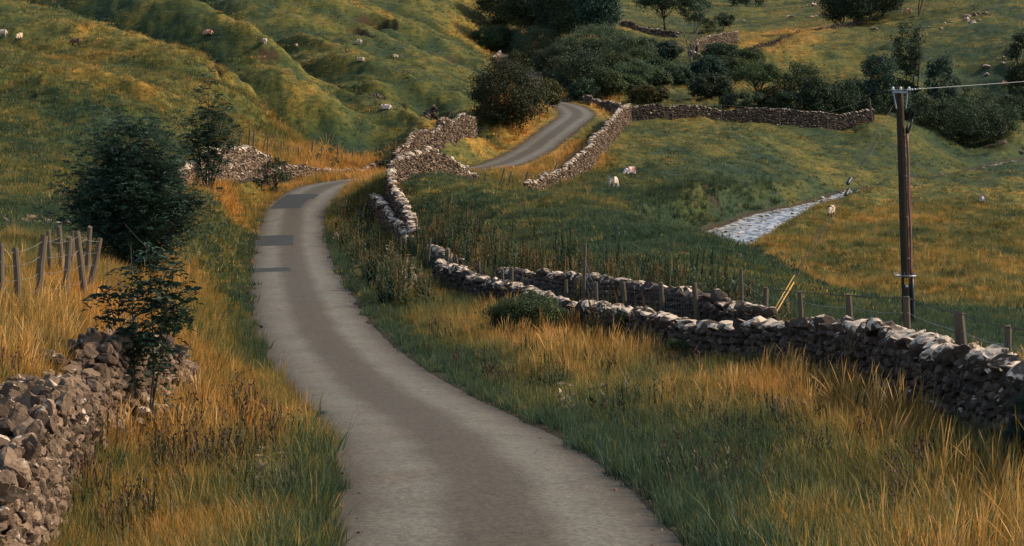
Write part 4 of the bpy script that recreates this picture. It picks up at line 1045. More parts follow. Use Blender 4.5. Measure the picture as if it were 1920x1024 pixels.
# ---------------------------------------------------------------- sheep
def skin_mesh(name, verts, edges, radii, root_i, sub=2):
    me = bpy.data.meshes.new(name); me.from_pydata(verts, edges, [])
    o = bpy.data.objects.new(name, me); COL.objects.link(o)
    sk = o.modifiers.new('skin', 'SKIN'); sk.use_smooth_shade = True; sk.branch_smoothing = 0.3
    for i, d in enumerate(me.skin_vertices[0].data):
        r = radii[i]; d.radius = r if isinstance(r, tuple) else (r, r); d.use_root = (i == root_i)
    sb = o.modifiers.new('sub', 'SUBSURF'); sb.levels = sub; sb.render_levels = sub
    bpy.context.view_layer.update()
    dg = bpy.context.evaluated_depsgraph_get()
    out = bpy.data.meshes.new_from_object(o.evaluated_get(dg))
    bpy.data.objects.remove(o); bpy.data.meshes.remove(me)
    return out
def fleece_mat(name, wool, face, mark=None):
    m, nt, out = mat(name); n = N(nt)
    tc = n('ShaderNodeTexCoord').outputs['Object']
    bare_ = n.attr('bare'); nz = n.noise(tc, 9.0, 3); nf = n.noise(tc, 40.0, 2)
    c = n.mix(n.math('MULTIPLY', nz, 0.45), wool, tuple(q_ * 0.6 for q_ in wool))
    if mark:
        sx = n('ShaderNodeSeparateXYZ', {0: tc})
        dx = n.math('SUBTRACT', sx.outputs[0], -0.22); dz = n.math('SUBTRACT', sx.outputs[2], 0.66)
        d2 = n.math('ADD', n.math('POWER', dx, 2.0), n.math('POWER', dz, 2.0))
        c = n.mix(n.ramp(n.math('ADD', d2, n.math('MULTIPLY', nz, 0.02)), [(0.012, (0.9,) * 3), (0.05, (0,) * 3)]), c, mark)
    c = n.mix(bare_, c, face)
    nt.links.new(n.bsdf(c, 0.95, n.bump(n.math('ADD', nz, nf), 0.9, 0.03), 0.1), out.inputs[0])
    return m
M_sheep = {'cream': fleece_mat('cream_fleece', (0.60, 0.42, 0.27), (0.035, 0.03, 0.027)),
           'white': fleece_mat('white_fleece', (0.70, 0.52, 0.44), (0.02, 0.018, 0.018), (0.55, 0.13, 0.10)),
           'pale': fleece_mat('pale_face_fleece', (0.64, 0.48, 0.34), (0.42, 0.36, 0.30)),
           'pink': fleece_mat('raddled_fleece', (0.58, 0.30, 0.20), (0.05, 0.035, 0.03), (0.45, 0.12, 0.07)),
           'brown': fleece_mat('brown_fleece', (0.16, 0.085, 0.055), (0.02, 0.018, 0.016))}
def sheep_mesh(pose):
    # facing +x; withers 0.68, length about 1.1
    up = 0.0 if pose != 'lying' else -0.30
    Vv = [(-0.36, 0, 0.60), (-0.46, 0, 0.58), (-0.12, 0, 0.60), (0.14, 0, 0.60), (0.33, 0, 0.58)]
    R_ = [(0.225, 0.235), (0.10, 0.13), (0.255, 0.26), (0.24, 0.25), (0.17, 0.19)]
    E_ = [(0, 1), (0, 2), (2, 3), (3, 4)]
    if pose == 'grazing':
        hd = [((0.47, 0, 0.44), 0.115), ((0.56, 0, 0.28), 0.085), ((0.62, 0.0, 0.17), 0.075), ((0.66, 0.0, 0.06), 0.045)]
    elif pose == 'turned':
        hd = [((0.45, 0.04, 0.62), 0.12), ((0.50, 0.12, 0.74), 0.09), ((0.53, 0.20, 0.78), 0.08), ((0.56, 0.31, 0.72), 0.048)]
    else:
        hd = [((0.45, 0, 0.66), 0.125), ((0.53, 0, 0.79), 0.095), ((0.59, 0, 0.82), 0.082), ((0.70, 0, 0.75), 0.048)]
    prev = 4; hi = []
    for p_, r in hd:
        Vv.append(p_); R_.append((r, r)); E_.append((prev, len(Vv) - 1)); prev = len(Vv) - 1; hi.append(prev)
    sk = hi[2]; b = Vv[sk]
    for s_ in (-1, 1):
        Vv.append((b[0] - 0.05, b[1] + s_ * 0.10, b[2] + 0.05)); R_.append((0.030, 0.018)); E_.append((sk, len(Vv) - 1)); k_ = len(Vv) - 1
        Vv.append((b[0] - 0.07, b[1] + s_ * 0.19, b[2] + 0.03)); R_.append((0.016, 0.012)); E_.append((k_, len(Vv) - 1))
    # tail
    Vv.append((-0.55, 0, 0.48)); R_.append((0.045, 0.05)); E_.append((1, len(Vv) - 1)); k_ = len(Vv) - 1
    Vv.append((-0.56, 0, 0.32)); R_.append((0.03, 0.03)); E_.append((k_, len(Vv) - 1))
    for s_ in (-1, 1):
        if pose == 'lying':
            ch = [((0.24, s_ * 0.15, 0.40), 0.075), ((0.40, s_ * 0.17, 0.36), 0.05), ((0.30, s_ * 0.18, 0.335), 0.032)]
            cb = [((-0.30, s_ * 0.20, 0.42), 0.11), ((-0.12, s_ * 0.25, 0.37), 0.055), ((-0.28, s_ * 0.26, 0.335), 0.032)]
        else:
            st = 0.05 * s_
            ch = [((0.24, s_ * 0.12, 0.40), 0.085), ((0.25 + st, s_ * 0.12, 0.22), 0.036), ((0.24 + st, s_ * 0.12, 0.05), 0.030), ((0.27 + st, s_ * 0.12, 0.0), 0.034)]
            cb = [((-0.32, s_ * 0.13, 0.40), 0.115), ((-0.27 - st, s_ * 0.13, 0.30), 0.06), ((-0.38 - st, s_ * 0.13, 0.19), 0.036), ((-0.36 - st, s_ * 0.13, 0.04), 0.030), ((-0.33 - st, s_ * 0.13, 0.0), 0.034)]
        for start, chain in ((3, ch), (0, cb)):
            prev = start
            for p_, r in chain:
                Vv.append(p_); R_.append((r, r)); E_.append((prev, len(Vv) - 1)); prev = len(Vv) - 1
    me = skin_mesh('sheep_' + pose, [(x_, y_, z_ + up) for x_, y_, z_ in Vv], E_, R_, 2)
    n_ = len(me.vertices); co = np.empty(n_ * 3, np.float32); me.vertices.foreach_get('co', co); co = co.reshape(-1, 3)
    hp = np.array([Vv[q_] for q_ in hi[1:]]) + (0, 0, up)
    # bare (short haired) face and legs
    def segd(P, A, B):
        t_ = np.clip(((P - A) @ (B - A)) / ((B - A) @ (B - A)), 0, 1); return np.linalg.norm(P - A - t_[:, None] * (B - A), axis=1)
    dh = np.minimum(segd(co, hp[0] * 0.4 + hp[1] * 0.6, hp[1]), segd(co, hp[1], hp[2]))
    ear = np.abs(co[:, 1] - b[1]) > 0.085
    nearhead = np.linalg.norm(co - (np.array(b) + (0, 0, up)), axis=1) < 0.24
    bare_ = np.where((dh < 0.098) | (ear & nearhead), 1.0, 0.0)
    if pose != 'lying': bare_ = np.maximum(bare_, np.where(co[:, 2] < 0.30, 1.0, 0.0) * np.where(np.hypot(co[:, 0] - 0, 0) < 0.5, 1, 0))
    else: bare_ = np.maximum(bare_, np.where(co[:, 2] < 0.06, 0.6, 0.0))
    wool = (1 - bare_)[:, None]
    lump = (fbm(co[:, 0] * 9 + 3, co[:, 1] * 9 + co[:, 2] * 11, 3, 91))[:, None]
    me.vertices.foreach_get('co', co.ravel())
    nrm = np.empty(n_ * 3, np.float32); me.vertices.foreach_get('normal', nrm); nrm = nrm.reshape(-1, 3)
    co2 = co + nrm * wool * lump * 0.022
    me.vertices.foreach_set('co', co2.astype(np.float32).ravel())
    a = me.attributes.new('bare', 'FLOAT', 'POINT'); a.data.foreach_set('value', bare_.astype(np.float32))
    me.polygons.foreach_set('use_smooth', np.ones(len(me.polygons), bool)); me.update()
    return me
SHM = {p_: sheep_mesh(p_) for p_ in ('grazing', 'standing', 'turned', 'lying')}
SHEEP = [  # px, py feet, pose, coat, heading in degrees (0 = to the right of the picture, 90 = away), size, label
    (1180, 333, 'grazing', 'white', 215, 0.98, "white black-faced sheep with a red rump mark grazing beside the upper winding wall"),
    (1151, 354, 'grazing', 'pale', 60, 1.0, "cream sheep seen from behind, just below the red marked one"),
    (1557, 408, 'grazing', 'cream', 250, 1.02, "cream black-faced sheep grazing head on by the beck"),
    (1841, 384, 'grazing', 'white', 80, 0.95, "white sheep half sunk in the golden rough beyond the telegraph pole"),
    (390, 69, 'grazing', 'pink', 185, 0.85, "reddish long legged sheep grazing in profile high on the left hillside"),
    (496, 84, 'grazing', 'pale', 115, 0.78, "pale round sheep second from the reddish one on the hillside"),
    (556, 91, 'turned', 'cream', 95, 0.72, "small cream sheep with dark face beside the first hillside gully"),
    (672, 84, 'grazing', 'pale', 170, 0.78, "pale sheep just below the dark eroded scar"),
    (676, 115, 'lying', 'cream', 160, 0.85, "cream sheep resting on the spur below the scar"),
    (742, 108, 'lying', 'cream', 10, 0.7, "cream sheep lying on the golden spur right of the scar"),
    (35, 77, 'grazing', 'cream', 260, 0.8, "cream sheep at the far left grazing on the upper slope"),
    (4, 70, 'grazing', 'pale', 180, 0.75, "pale sheep cut by the picture edge on the upper slope"),
    (141, 87, 'grazing', 'brown', 190, 0.8, "dark brown sheep on the upper left slope"),
    (844, 264, 'lying', 'cream', 190, 1.15, "sheep lying in the grass behind the curving wall"),
    (1702, 26, 'grazing', 'pink', 185, 1.2, "pinkish sheep under the trees on the far right slope"),
    (1885, 162, 'grazing', 'pink', 5, 0.9, "orange toned sheep on the far right bank beside the overhead cable"),  # pink coat colour, shared with the other ruddy sheep
    (1720, 190, 'lying', 'pink', 20, 0.9, "small ruddy sheep in the shade directly behind the telegraph pole"),
    (1745, 190, 'standing', 'cream', 80, 0.8, "small cream sheep in the shade right of the telegraph pole head"),
    (724, 205, 'lying', 'white', 180, 0.9, "white sheep lying flat under the dark heap of fallen wall"),
]
for px, py, pose, coat, hd, sz_, lb in SHEEP:
    c = pix(px, py, 60)
    o = bpy.data.objects.new('sheep', SHM[pose].copy()); o.data.materials.clear(); o.data.materials.append(M_sheep[coat])
    o.location = (c[0], c[1], c[2] - 0.03); o.rotation_euler = (0, 0, math.radians(hd)); o.scale = (sz_,) * 3
    link(o); tag(o, lb, 'sheep', 'sheep grazing in the valley', 'thing')
# ---------------------------------------------------------------- foliage
def leaf_mat(name, dark, light, red=None, trans=0.25):
    m, nt, out = mat(name); n = N(nt)
    t = n.attr('tone'); o_ = n('ShaderNodeObjectInfo').outputs['Random']
    nz = n.noise(n.pos(), 0.9, 2)
    f = n.math('ADD', n.math('MULTIPLY', t, 0.75), n.math('MULTIPLY_ADD', nz, 0.5, -0.13), clamp=True)
    c = n.mix(f, dark, light)
    if red: c = n.mix(n.ramp(n.math('ADD', t, n.math('MULTIPLY_ADD', n.noise(n.pos(), 0.7, 3), 1.2, -0.6)), [(0.72, (0,) * 3), (0.95, (0.8,) * 3)]), c, red)
    hs = n('ShaderNodeHueSaturation', {'Hue': n.math('MULTIPLY_ADD', o_, 0.04, 0.48), 'Value': n.math('MULTIPLY_ADD', o_, 0.4, 0.8), 'Color': c}).outputs[0]
    b = n.bsdf(hs, 0.62, None, 0.22)
    tr = n('ShaderNodeBsdfTranslucent', {'Color': hs}).outputs[0]
    mx = n('ShaderNodeMixShader', {0: trans, 1: b, 2: tr}).outputs[0]
    nt.links.new(mx, out.inputs[0]); return m
L_ash = leaf_mat('ash_leaf', (0.011, 0.026, 0.018), (0.050, 0.088, 0.048))
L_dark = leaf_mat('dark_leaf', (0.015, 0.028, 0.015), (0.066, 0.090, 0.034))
L_mid = leaf_mat('mid_leaf', (0.020, 0.036, 0.013), (0.095, 0.112, 0.034))
L_willow = leaf_mat('willow_leaf', (0.032, 0.054, 0.028), (0.125, 0.145, 0.062))
L_haw = leaf_mat('hawthorn_leaf', (0.014, 0.024, 0.009), (0.066, 0.074, 0.024), (0.13, 0.050, 0.014))
L_olive = leaf_mat('olive_leaf', (0.024, 0.030, 0.008), (0.125, 0.100, 0.022))

def leaves_at(mb, P, size, r, up=0.5, asp=0.55, Nrm=None, dirs=None, tb_=None):
    """one folded rhombic leaf at every point"""
    n_ = len(P)
    if Nrm is None:
        Nrm = r.normal(size=(n_, 3)); Nrm[:, 2] = np.abs(Nrm[:, 2]) + up
    Nrm = Nrm / np.linalg.norm(Nrm, axis=1)[:, None]
    if dirs is None: dirs = r.normal(size=(n_, 3))
    D_ = dirs - Nrm * (dirs * Nrm).sum(1)[:, None]; D_ /= np.linalg.norm(D_, axis=1)[:, None] + 1e-9
    S_ = np.cross(Nrm, D_); s = size * r.uniform(0.65, 1.35, n_)
    a = P - D_ * (s * 0.5)[:, None]; b = P + D_ * (s * 0.5)[:, None]
    c = P + S_ * (s * 0.5 * asp)[:, None] + Nrm * (s * 0.10)[:, None]; d = P - S_ * (s * 0.5 * asp)[:, None] + Nrm * (s * 0.10)[:, None]
    V_ = np.stack([a, c, b, d], 1).reshape(-1, 3)
    k_ = np.arange(n_)[:, None] * 4
    mb.add(V_, T=np.concatenate([k_ + [0, 1, 2], k_ + [0, 2, 3]]), tone=np.repeat(np.clip(r.beta(1.7, 2.2, n_) * (1.0 if tb_ is None else 0.6) + (0.0 if tb_ is None else tb_), 0, 1), 4))

def limb(mb, a, b, ra, rb, r, bend=0.12, k_=5, sides=6):
    a = np.asarray(a, float); b = np.asarray(b, float); L_ = np.linalg.norm(b - a)
    t_ = np.linspace(0, 1, k_)[:, None]
    off = r.normal(0, bend * L_, (2, 3))
    P = a + (b - a) * t_ + off[0] * (t_ * (1 - t_) ** 2) * 3 + off[1] * (t_ ** 2 * (1 - t_)) * 2
    tube(mb, P, np.linspace(ra, rb, k_), sides, False)
    return P

def plant(name, label, cat, loc, H, Wd, mat_leaf, seed, leaf=0.22, nclus=26, nleaf=90, rc=0.26, trunk=0.25, tr=0.02, stems=1, shape='round', up=0.5,
          group=None, bark=None, lean=0.0, depth=None, fill=0.35, droop=0.0, asp=0.55, visible_limbs=True):
    """H, Wd overall height and width in metres; trunk: share of the height below the crown"""
    r = np.random.RandomState(seed); bark = bark or M_bark
    root = empty(name, loc); tag(root, label, cat, group, 'thing')
    depth = depth or Wd * 0.9
    cz = H * (trunk + (1 - trunk) * 0.5); rz_ = H * (1 - trunk) * 0.5
    if shape == 'dome': cz = H * 0.42; rz_ = H * 0.55
    # cluster centres
    C = []
    tries = 0
    while len(C) < nclus and tries < 4000:
        tries += 1
        d = r.normal(size=3); d /= np.linalg.norm(d)
        rad = r.uniform(0.2, 1.0) ** (1 / 3.0) if r.rand() < fill else r.uniform(0.72, 1.0)
        q = d * rad
        if shape == 'dome' and q[2] < -0.66: continue
        if shape == 'cone': q[:2] *= np.clip(0.95 - 0.75 * (q[2] * 0.5 + 0.5), 0.1, 1)
        if shape == 'vase': q[:2] *= 0.45 + 0.6 * (q[2] * 0.5 + 0.5)
        if shape == 'flat' and q[2] < -0.4: q[2] *= 0.3
        p_ = np.array([q[0] * Wd * 0.5 * 0.86 + lean * (q[2] + 1) * H * 0.5, q[1] * depth * 0.5 * 0.86, cz + q[2] * rz_ * 0.88])
        C.append(p_)
    C = np.array(C)
    tb = MB(); tips = []
    base_r = tr * H
    fork = H * max(trunk, 0.12) * 1.05
    for s_ in range(stems):
        a0 = np.array([r.normal(0, 0.03 * H * (stems > 1)), r.normal(0, 0.03 * H * (stems > 1)), -0.15])
        top = np.array([a0[0] + lean * H * 0.4 + r.normal(0, 0.06 * H * (1 + (stems > 1))), r.normal(0, 0.05 * H), fork + (H * 0.72 - fork) * (0.85 if shape in ('cone', 'vase') else 0.5)])
        P = limb(tb, a0, top, base_r / math.sqrt(stems), base_r * 0.45 / math.sqrt(stems), r, 0.07, 7, 8)
        tips.append(P)
    if visible_limbs:
        for c_ in C[:min(len(C), 40)]:
            P = tips[r.randint(stems)]
            lo = P[3 + r.randint(0, 4)]
            if lo[2] > c_[2] + 0.1 * H: lo = P[3]
            limb(tb, lo, c_, base_r * 0.32, base_r * 0.06, r, 0.14, 5, 5)
    tb.build('trunk', bark, root, smooth=True)
    mb = MB(('tone',))
    rcl = rc * min(Wd, H) * 0.5
    for c_ in C:
        k_ = int(nleaf * r.uniform(0.5, 1.4)); rr_ = rcl * r.uniform(0.6, 1.35)
        d = r.normal(size=(k_, 3)); d /= np.linalg.norm(d, axis=1)[:, None]
        rad = r.uniform(0.15, 1.0, k_) ** 0.45
        P = c_ + d * rad[:, None] * np.array([rr_ * 1.15, rr_ * 1.15, rr_ * 0.8])
        P[:, 2] -= droop * rr_ * np.hypot(d[:, 0], d[:, 1])
        # stray sprigs break the outline
        m_ = r.rand(k_) < 0.20; P[m_] += d[m_] * rr_ * r.uniform(0.1, 0.8, (m_.sum(), 1))
        P[:, 2] = np.maximum(P[:, 2], 0.02)
        leaves_at(mb, P, leaf, r, up, asp, d * 0.8 + np.array([0, 0, up]) + r.normal(0, 0.55, d.shape), tb_=r.uniform(-0.1, 0.5))
    mb.build('crown', mat_leaf, root)
    return root

def ash(name, label, loc, H, Wd, seed, nspray=700, leaflet=0.085, trunk=0.1, stems=4, tips=(), group=None, low=0.05, taper=0.75, tr=0.016):
    """ash saplings: upright stems hung with pinnate leaves"""
    r = np.random.RandomState(seed)
    root = empty(name, loc); tag(root, label, 'tree' if H > 2.8 else 'sapling', group, 'thing')
    tb = MB(); attach = []
    leaders = list(tips) or [(r.normal(0, 0.2) * Wd, r.normal(0, 0.15) * Wd, H * r.uniform(0.75, 1.0)) for _ in range(stems)]
    for tx, ty, tz in leaders:
        P = limb(tb, (r.normal(0, 0.04) * Wd, r.normal(0, 0.04), -0.2), (tx, ty, tz), tr * H * 0.8, 0.004, r, 0.05, 12, 6)
        for t_ in np.arange(low, 0.97, 0.045):
            p_ = np.array([np.interp(t_ * 11, np.arange(12), P[:, k_]) for k_ in range(3)])
            L_ = Wd * 0.55 * (1 - taper * t_) * r.uniform(0.5, 1.1)
            a = r.uniform(0, 2 * math.pi)
            q_ = p_ + np.array([math.cos(a) * L_, math.sin(a) * L_ * 0.9, L_ * r.uniform(0.2, 1.3)])
            if L_ > 0.15:
                B = limb(tb, p_, q_, tr * H * 0.22, 0.003, r, 0.1, 5, 4)
                for w_ in np.linspace(0.3, 1, 4): attach.append(np.array([np.interp(w_ * 4, np.arange(5), B[:, k_]) for k_ in range(3)]))
            attach.append(p_)
        attach.append(P[-1])
    tb.build('trunk', M_bark, root, smooth=True)
    attach = np.array(attach)
    mb = MB(('tone',))
    idx = r.randint(0, len(attach), nspray)
    nl = 9
    for a_ in attach[idx] + r.normal(0, 0.11 * Wd / 3, (nspray, 3)):
        az = r.uniform(0, 2 * math.pi); el = r.uniform(-0.45, 1.0)
        d = np.array([math.cos(az) * math.cos(el), math.sin(az) * math.cos(el), math.sin(el)])
        side = np.cross(d, (0, 0, 1.0)); side /= np.linalg.norm(side); L_ = leaflet * r.uniform(2.4, 3.6)
        t_ = np.array([0.3, 0.3, 0.5, 0.5, 0.7, 0.7, 0.88, 0.88, 1.05]); sg = np.array([1, -1, 1, -1, 1, -1, 1, -1, 0])
        P = a_ + d * (t_ * L_)[:, None] + side * (sg * leaflet * 0.42)[:, None] - np.array([0, 0, 1.0]) * ((0.30 + 0.35 * (el > 0.4)) * L_ * t_ ** 2)[:, None]
        P[:, 2] = np.maximum(P[:, 2], 0.03)
        dr = side[None] * sg[:, None] * 0.9 + d * (0.45 + (sg == 0) * 1.0)[:, None] + (0, 0, -0.25)
        up_ = np.cross(side, d); nn = np.sign(up_[2] + 1e-6) * up_ + r.normal(0, 0.25, (nl, 3))
        leaves_at(mb, P, leaflet, r, 0.5, 0.42, nn, dr)
    mb.build('crown', L_ash, root)
    return root

def px2m(n_px, d): return n_px * d / F

# young ashes on the left bank
b_ = at(252, 50.0)
ash('ash_tree', "dense dark young ash bush standing behind the crooked post row", b_, 3.9, 3.3, 41, nspray=6000, leaflet=0.10, tips=[(-0.45, 0.1, 3.85), (0.1, 0.2, 3.1), (0.62, -0.1, 3.45), (1.0, 0.2, 2.9), (-1.1, 0, 2.5), (1.55, -0.2, 2.0), (-1.5, 0.2, 1.75), (0.3, -0.4, 2.4), (-0.6, -0.3, 2.2), (1.3, 0.3, 1.6), (-0.2, 0.4, 1.7), (-0.8, 0, 3.2), (0.35, 0, 3.6), (-0.15, 0.2, 3.5), (-0.6, 0.1, 2.8), (0.5, -0.2, 2.9)], low=0.12, taper=0.55)
b_ = at(277, 27.7); HA = HC + (PY0 - 450) / F * 27.7 - b_[2]
ash('ash_sapling', "slender ash sapling with broad dark leaves rooted in the tumbled limestone wall", b_, HA, 0.95, 42, nspray=190, leaflet=0.135, tips=[(0.02, 0, HA), (-0.25, 0.1, HA * 0.9), (0.30, 0.0, HA * 0.82), (-0.45, 0, HA * 0.66), (0.42, -0.1, HA * 0.72)], low=0.50, taper=0.4, tr=0.009)
b_ = at(393, 98); HA = HC + (PY0 - 138) / F * 98 - b_[2]
ash('ash_tree', "thin upright ash with gaps in its crown against the hillside, above the pale wall end", b_, HA, 2.8, 43, nspray=560, leaflet=0.18, tips=[(0.0, 0, HA), (-0.85, 0.1, HA * 0.62), (0.85, 0, HA * 0.70), (-1.25, 0, HA * 0.5), (0.3, -0.2, HA * 0.85), (-0.2, 0.2, HA * 0.74), (1.0, 0, HA * 0.52)], low=0.28, taper=0.8, tr=0.011)
# bare ruddy shoots beside the sapling
root = empty('bare_shoots', at(238, 33)); tag(root, "bare reddish shoots poking up beside the slender ash sapling", 'shrub', None, 'thing')
tb = MB(); r = np.random.RandomState(9)
for tx, tz in ((-0.28, 1.75), (-0.2, 1.45), (0.05, 1.9), (-0.05, 1.55), (0.1, 1.35), (-0.35, 1.3)): limb(tb, (r.normal(0, 0.05), r.normal(0, 0.05), -0.1), (tx, r.normal(0, 0.1), tz), 0.014, 0.004, r, 0.10, 7, 5)
tb.build('stem', M_bark_pale, root)

SC = "scrub filling the valley floor"; WD = "trees of the upper wood"; HW_ = "hawthorns along the pasture wall"
def P_(name, label, cat, cx, top, bot, hw, m, seed, d=None, **k):
    c = pix(cx, bot, 60) if d is None else at(cx, d)
    H = max(0.4, HC + (PY0 - top) / F * c[1] - c[2]); Wd = 2 * hw * c[1] / F
    return plant(name, label, cat, c, H, Wd, m, seed, **k)

P_('hawthorn_bush', "huge dark hawthorn with rusty tints on the inside of the upper lane bend", 'bush', 952, 108, 246, 74, L_haw, 51, leaf=0.20, nclus=120, nleaf=210, rc=0.30, trunk=0.0, stems=4, fill=0.4, d=183)
P_('bush', "little dark bush in the gap of the pale wall end", 'bush', 520, 283, 312, 22, L_dark, 52, d=119, leaf=0.11, nclus=22, nleaf=80, rc=0.45, trunk=0.0, shape='dome', stems=3)
P_('bush', "smallest round bush growing on the pale wall end", 'bush', 489, 300, 312, 9, L_dark, 53, d=116, leaf=0.09, nclus=10, nleaf=60, rc=0.5, trunk=0.0, shape='dome')
P_('shrub', "spiky open shrub among the thin hillside stakes", 'shrub', 612, 268, 318, 30, L_dark, 54, d=137, leaf=0.10, nclus=30, nleaf=26, rc=0.20, trunk=0.05, shape='dome', stems=5, tr=0.016)
P_('shrub', "narrow green shrub just before the climbing wall", 'shrub', 718, 262, 308, 17, L_mid, 55, d=141, leaf=0.11, nclus=24, nleaf=34, rc=0.3, trunk=0.05, stems=4)
# upper wood
for i, (cx, top, bot, hw, lb, m) in enumerate([
        (945, -60, 40, 45, "leftmost broad tree of the upper wood", L_dark), (1000, -70, 62, 42, "second dark tree of the upper wood, above the lane end", L_dark),
        (1045, -55, 70, 38, "dense tree in the middle of the upper wood", L_ash), (1085, -70, 75, 45, "tall tree of the upper wood with pale gaps low in its crown", L_dark),
        (1122, -60, 86, 36, "trunked tree closing the upper wood beside the highest meadow", L_ash), (1030, -40, 50, 35, "shaded tree behind the middle of the upper wood", L_dark), (975, -40, 48, 30, "half hidden tree between the first two of the upper wood", L_mid)]):
    P_('tree', lb, 'tree', cx, top + 10, bot + 8, hw * 1.2, m, 60 + i, leaf=0.36, nclus=84, nleaf=150, rc=0.34, trunk=0.04 if i != 4 else 0.16, stems=2, fill=0.4, group=WD, tr=0.016)
# scrub of the valley floor: willow and hawthorn thicket
scrub = [(910, 55, 92, 26, L_mid, "left one of two upright bushes at the foot of the hill spur"), (945, 50, 92, 26, L_dark, "right one of two upright bushes at the foot of the hill spur"),
         (1012, 52, 112, 46, L_willow, "smooth grey green willow dome under the upper wood"), (1065, 72, 128, 34, L_willow, "willow dome second from the lane in the scrub"), (1120, 46, 108, 62, L_willow, "largest rounded willow in front of the trunked tree"),
         (1185, 72, 122, 38, L_willow, "pale willow left of the low white topped walls"), (1212, 76, 102, 20, L_dark, "small blue dark bush below the crumbling pale wall"), (1250, 82, 112, 24, L_ash, "pair-topped dark bush below the end of the crumbling pale wall"),
         (1082, 98, 178, 46, L_dark, "darkest big thicket over the lane bend"), (1150, 100, 150, 42, L_mid, "broad mid green thicket in the heart of the scrub"), (1050, 110, 150, 24, L_dark, "dark bush leaning over the lane end"),
         (1195, 118, 158, 44, L_willow, "wide low willow in the heart of the scrub"), (1235, 112, 150, 26, L_dark, "dark bush left of the bare dead tree"), (1132, 132, 180, 34, L_mid, "olive bush at the lower fringe of the scrub"),
         (1216, 164, 192, 34, L_olive, "isolated low dark bush before the straight pasture wall"), (1170, 145, 172, 36, L_mid, "low spread bush between the thicket and the isolated bush"), (1275, 130, 160, 24, L_dark, "dark bush at the foot of the bare dead tree"),
         (1335, 142, 186, 34, L_dark, "dark bush wrapped round the little rubble wall"), (1352, 84, 116, 32, L_dark, "dark bush growing against the pinkish wall corner"), (1370, 108, 148, 38, L_mid, "big green bush between the wall corner and the twin trunked hawthorn"),
         (1405, 96, 132, 26, L_mid, "open bush on the edge of the golden slope"), (1330, 108, 150, 28, L_ash, "bush tucked behind the low white topped wall"), (1100, 76, 120, 30, L_dark, "dark bush between the willow domes"), (1160, 60, 96, 30, L_willow, "upper willow behind the pale willow"),
         (1025, 96, 134, 24, L_willow, "willow above the yellow bank of the lane end"), (1043, 112, 166, 20, L_olive, "tawny bracken clump on the inside of the lane end"), (1030, 150, 200, 17, L_olive, "tawny bracken clump beside the upper lane bend"), (975, 100, 128, 22, L_olive, "tawny bush over the yellow bank of the lane end"), (1225, 134, 160, 30, L_mid, "low green bush between the wide willow and the dead tree"), (1095, 150, 186, 24, L_dark, "dark bush above the low pink wall of the bend")]
for i, (cx, top, bot, hw, m, lb) in enumerate(scrub):
    P_('scrub_bush', lb, 'bush', cx, top - 6, bot, hw * 1.28, m, 100 + i, leaf=0.24 if m is not L_willow else 0.20, nclus=int(34 + hw * 1.1), nleaf=170, rc=0.36, trunk=0.0, stems=4, shape='dome', fill=0.3, group=SC, visible_limbs=hw < 30)
# upper meadow trees
P_('spreading_tree', "dark spreading tree casting shade on the upper meadow", 'tree', 1248, -42, 58, 62, L_dark, 140, leaf=0.36, nclus=56, nleaf=130, rc=0.30, trunk=0.22, stems=2, fill=0.3, shape='flat')
P_('tree', "many stemmed lighter tree beside the spreading tree", 'tree', 1300, -20, 62, 34, L_ash, 141, leaf=0.32, nclus=40, nleaf=80, rc=0.28, trunk=0.25, stems=5, fill=0.4, tr=0.012)
P_('bush', "grey green bush between the many stemmed tree and the small dark hawthorn", 'bush', 1332, 30, 66, 24, L_willow, 142, leaf=0.24, nclus=26, nleaf=80, rc=0.34, trunk=0.05, stems=3, shape='dome')
P_('hawthorn', "small wind bent dark hawthorn alone in the upper meadow", 'tree', 1356, 22, 58, 22, L_dark, 143, leaf=0.26, nclus=30, nleaf=90, rc=0.34, trunk=0.22, lean=0.05, tr=0.03)
P_('thicket', "dark thicket at the top edge above the smooth far meadow", 'bush', 1400, -30, 12, 42, L_dark, 144, leaf=0.4, nclus=36, nleaf=90, rc=0.34, trunk=0.0, shape='dome', stems=3)
# bare dead tree
c = pix(1300, 152, 60); root = empty('dead_tree', c); tag(root, "bare grey dead tree with crooked branches between the white topped walls", 'tree', None, 'thing')
H = (152 - 58) * c[1] / F; tb = MB(); r = np.random.RandomState(17)
P = limb(tb, (0, 0, -0.2), (-0.5, 0, H * 0.55), 0.26, 0.15, r, 0.05, 8, 8)
for tx, tz, z0 in ((-1.5, 1.0, 7), (0.4, 0.98, 7), (-0.6, 0.92, 6), (1.6, 0.72, 5), (-2.0, 0.8, 6), (2.6, 0.30, 2), (-2.4, 0.12, 2), (1.2, 0.9, 6), (-3.2, 0.28, 3)):
    B = limb(tb, P[z0], (tx, r.normal(0, 0.6), H * tz), 0.10, 0.03, r, 0.16, 7, 5)
    for _ in range(5): limb(tb, B[r.randint(2, 6)], B[-1] + r.normal(0, 0.7, 3), 0.035, 0.014, r, 0.2, 5, 4)
tb.build('trunk', M_bark_pale, root, smooth=True)
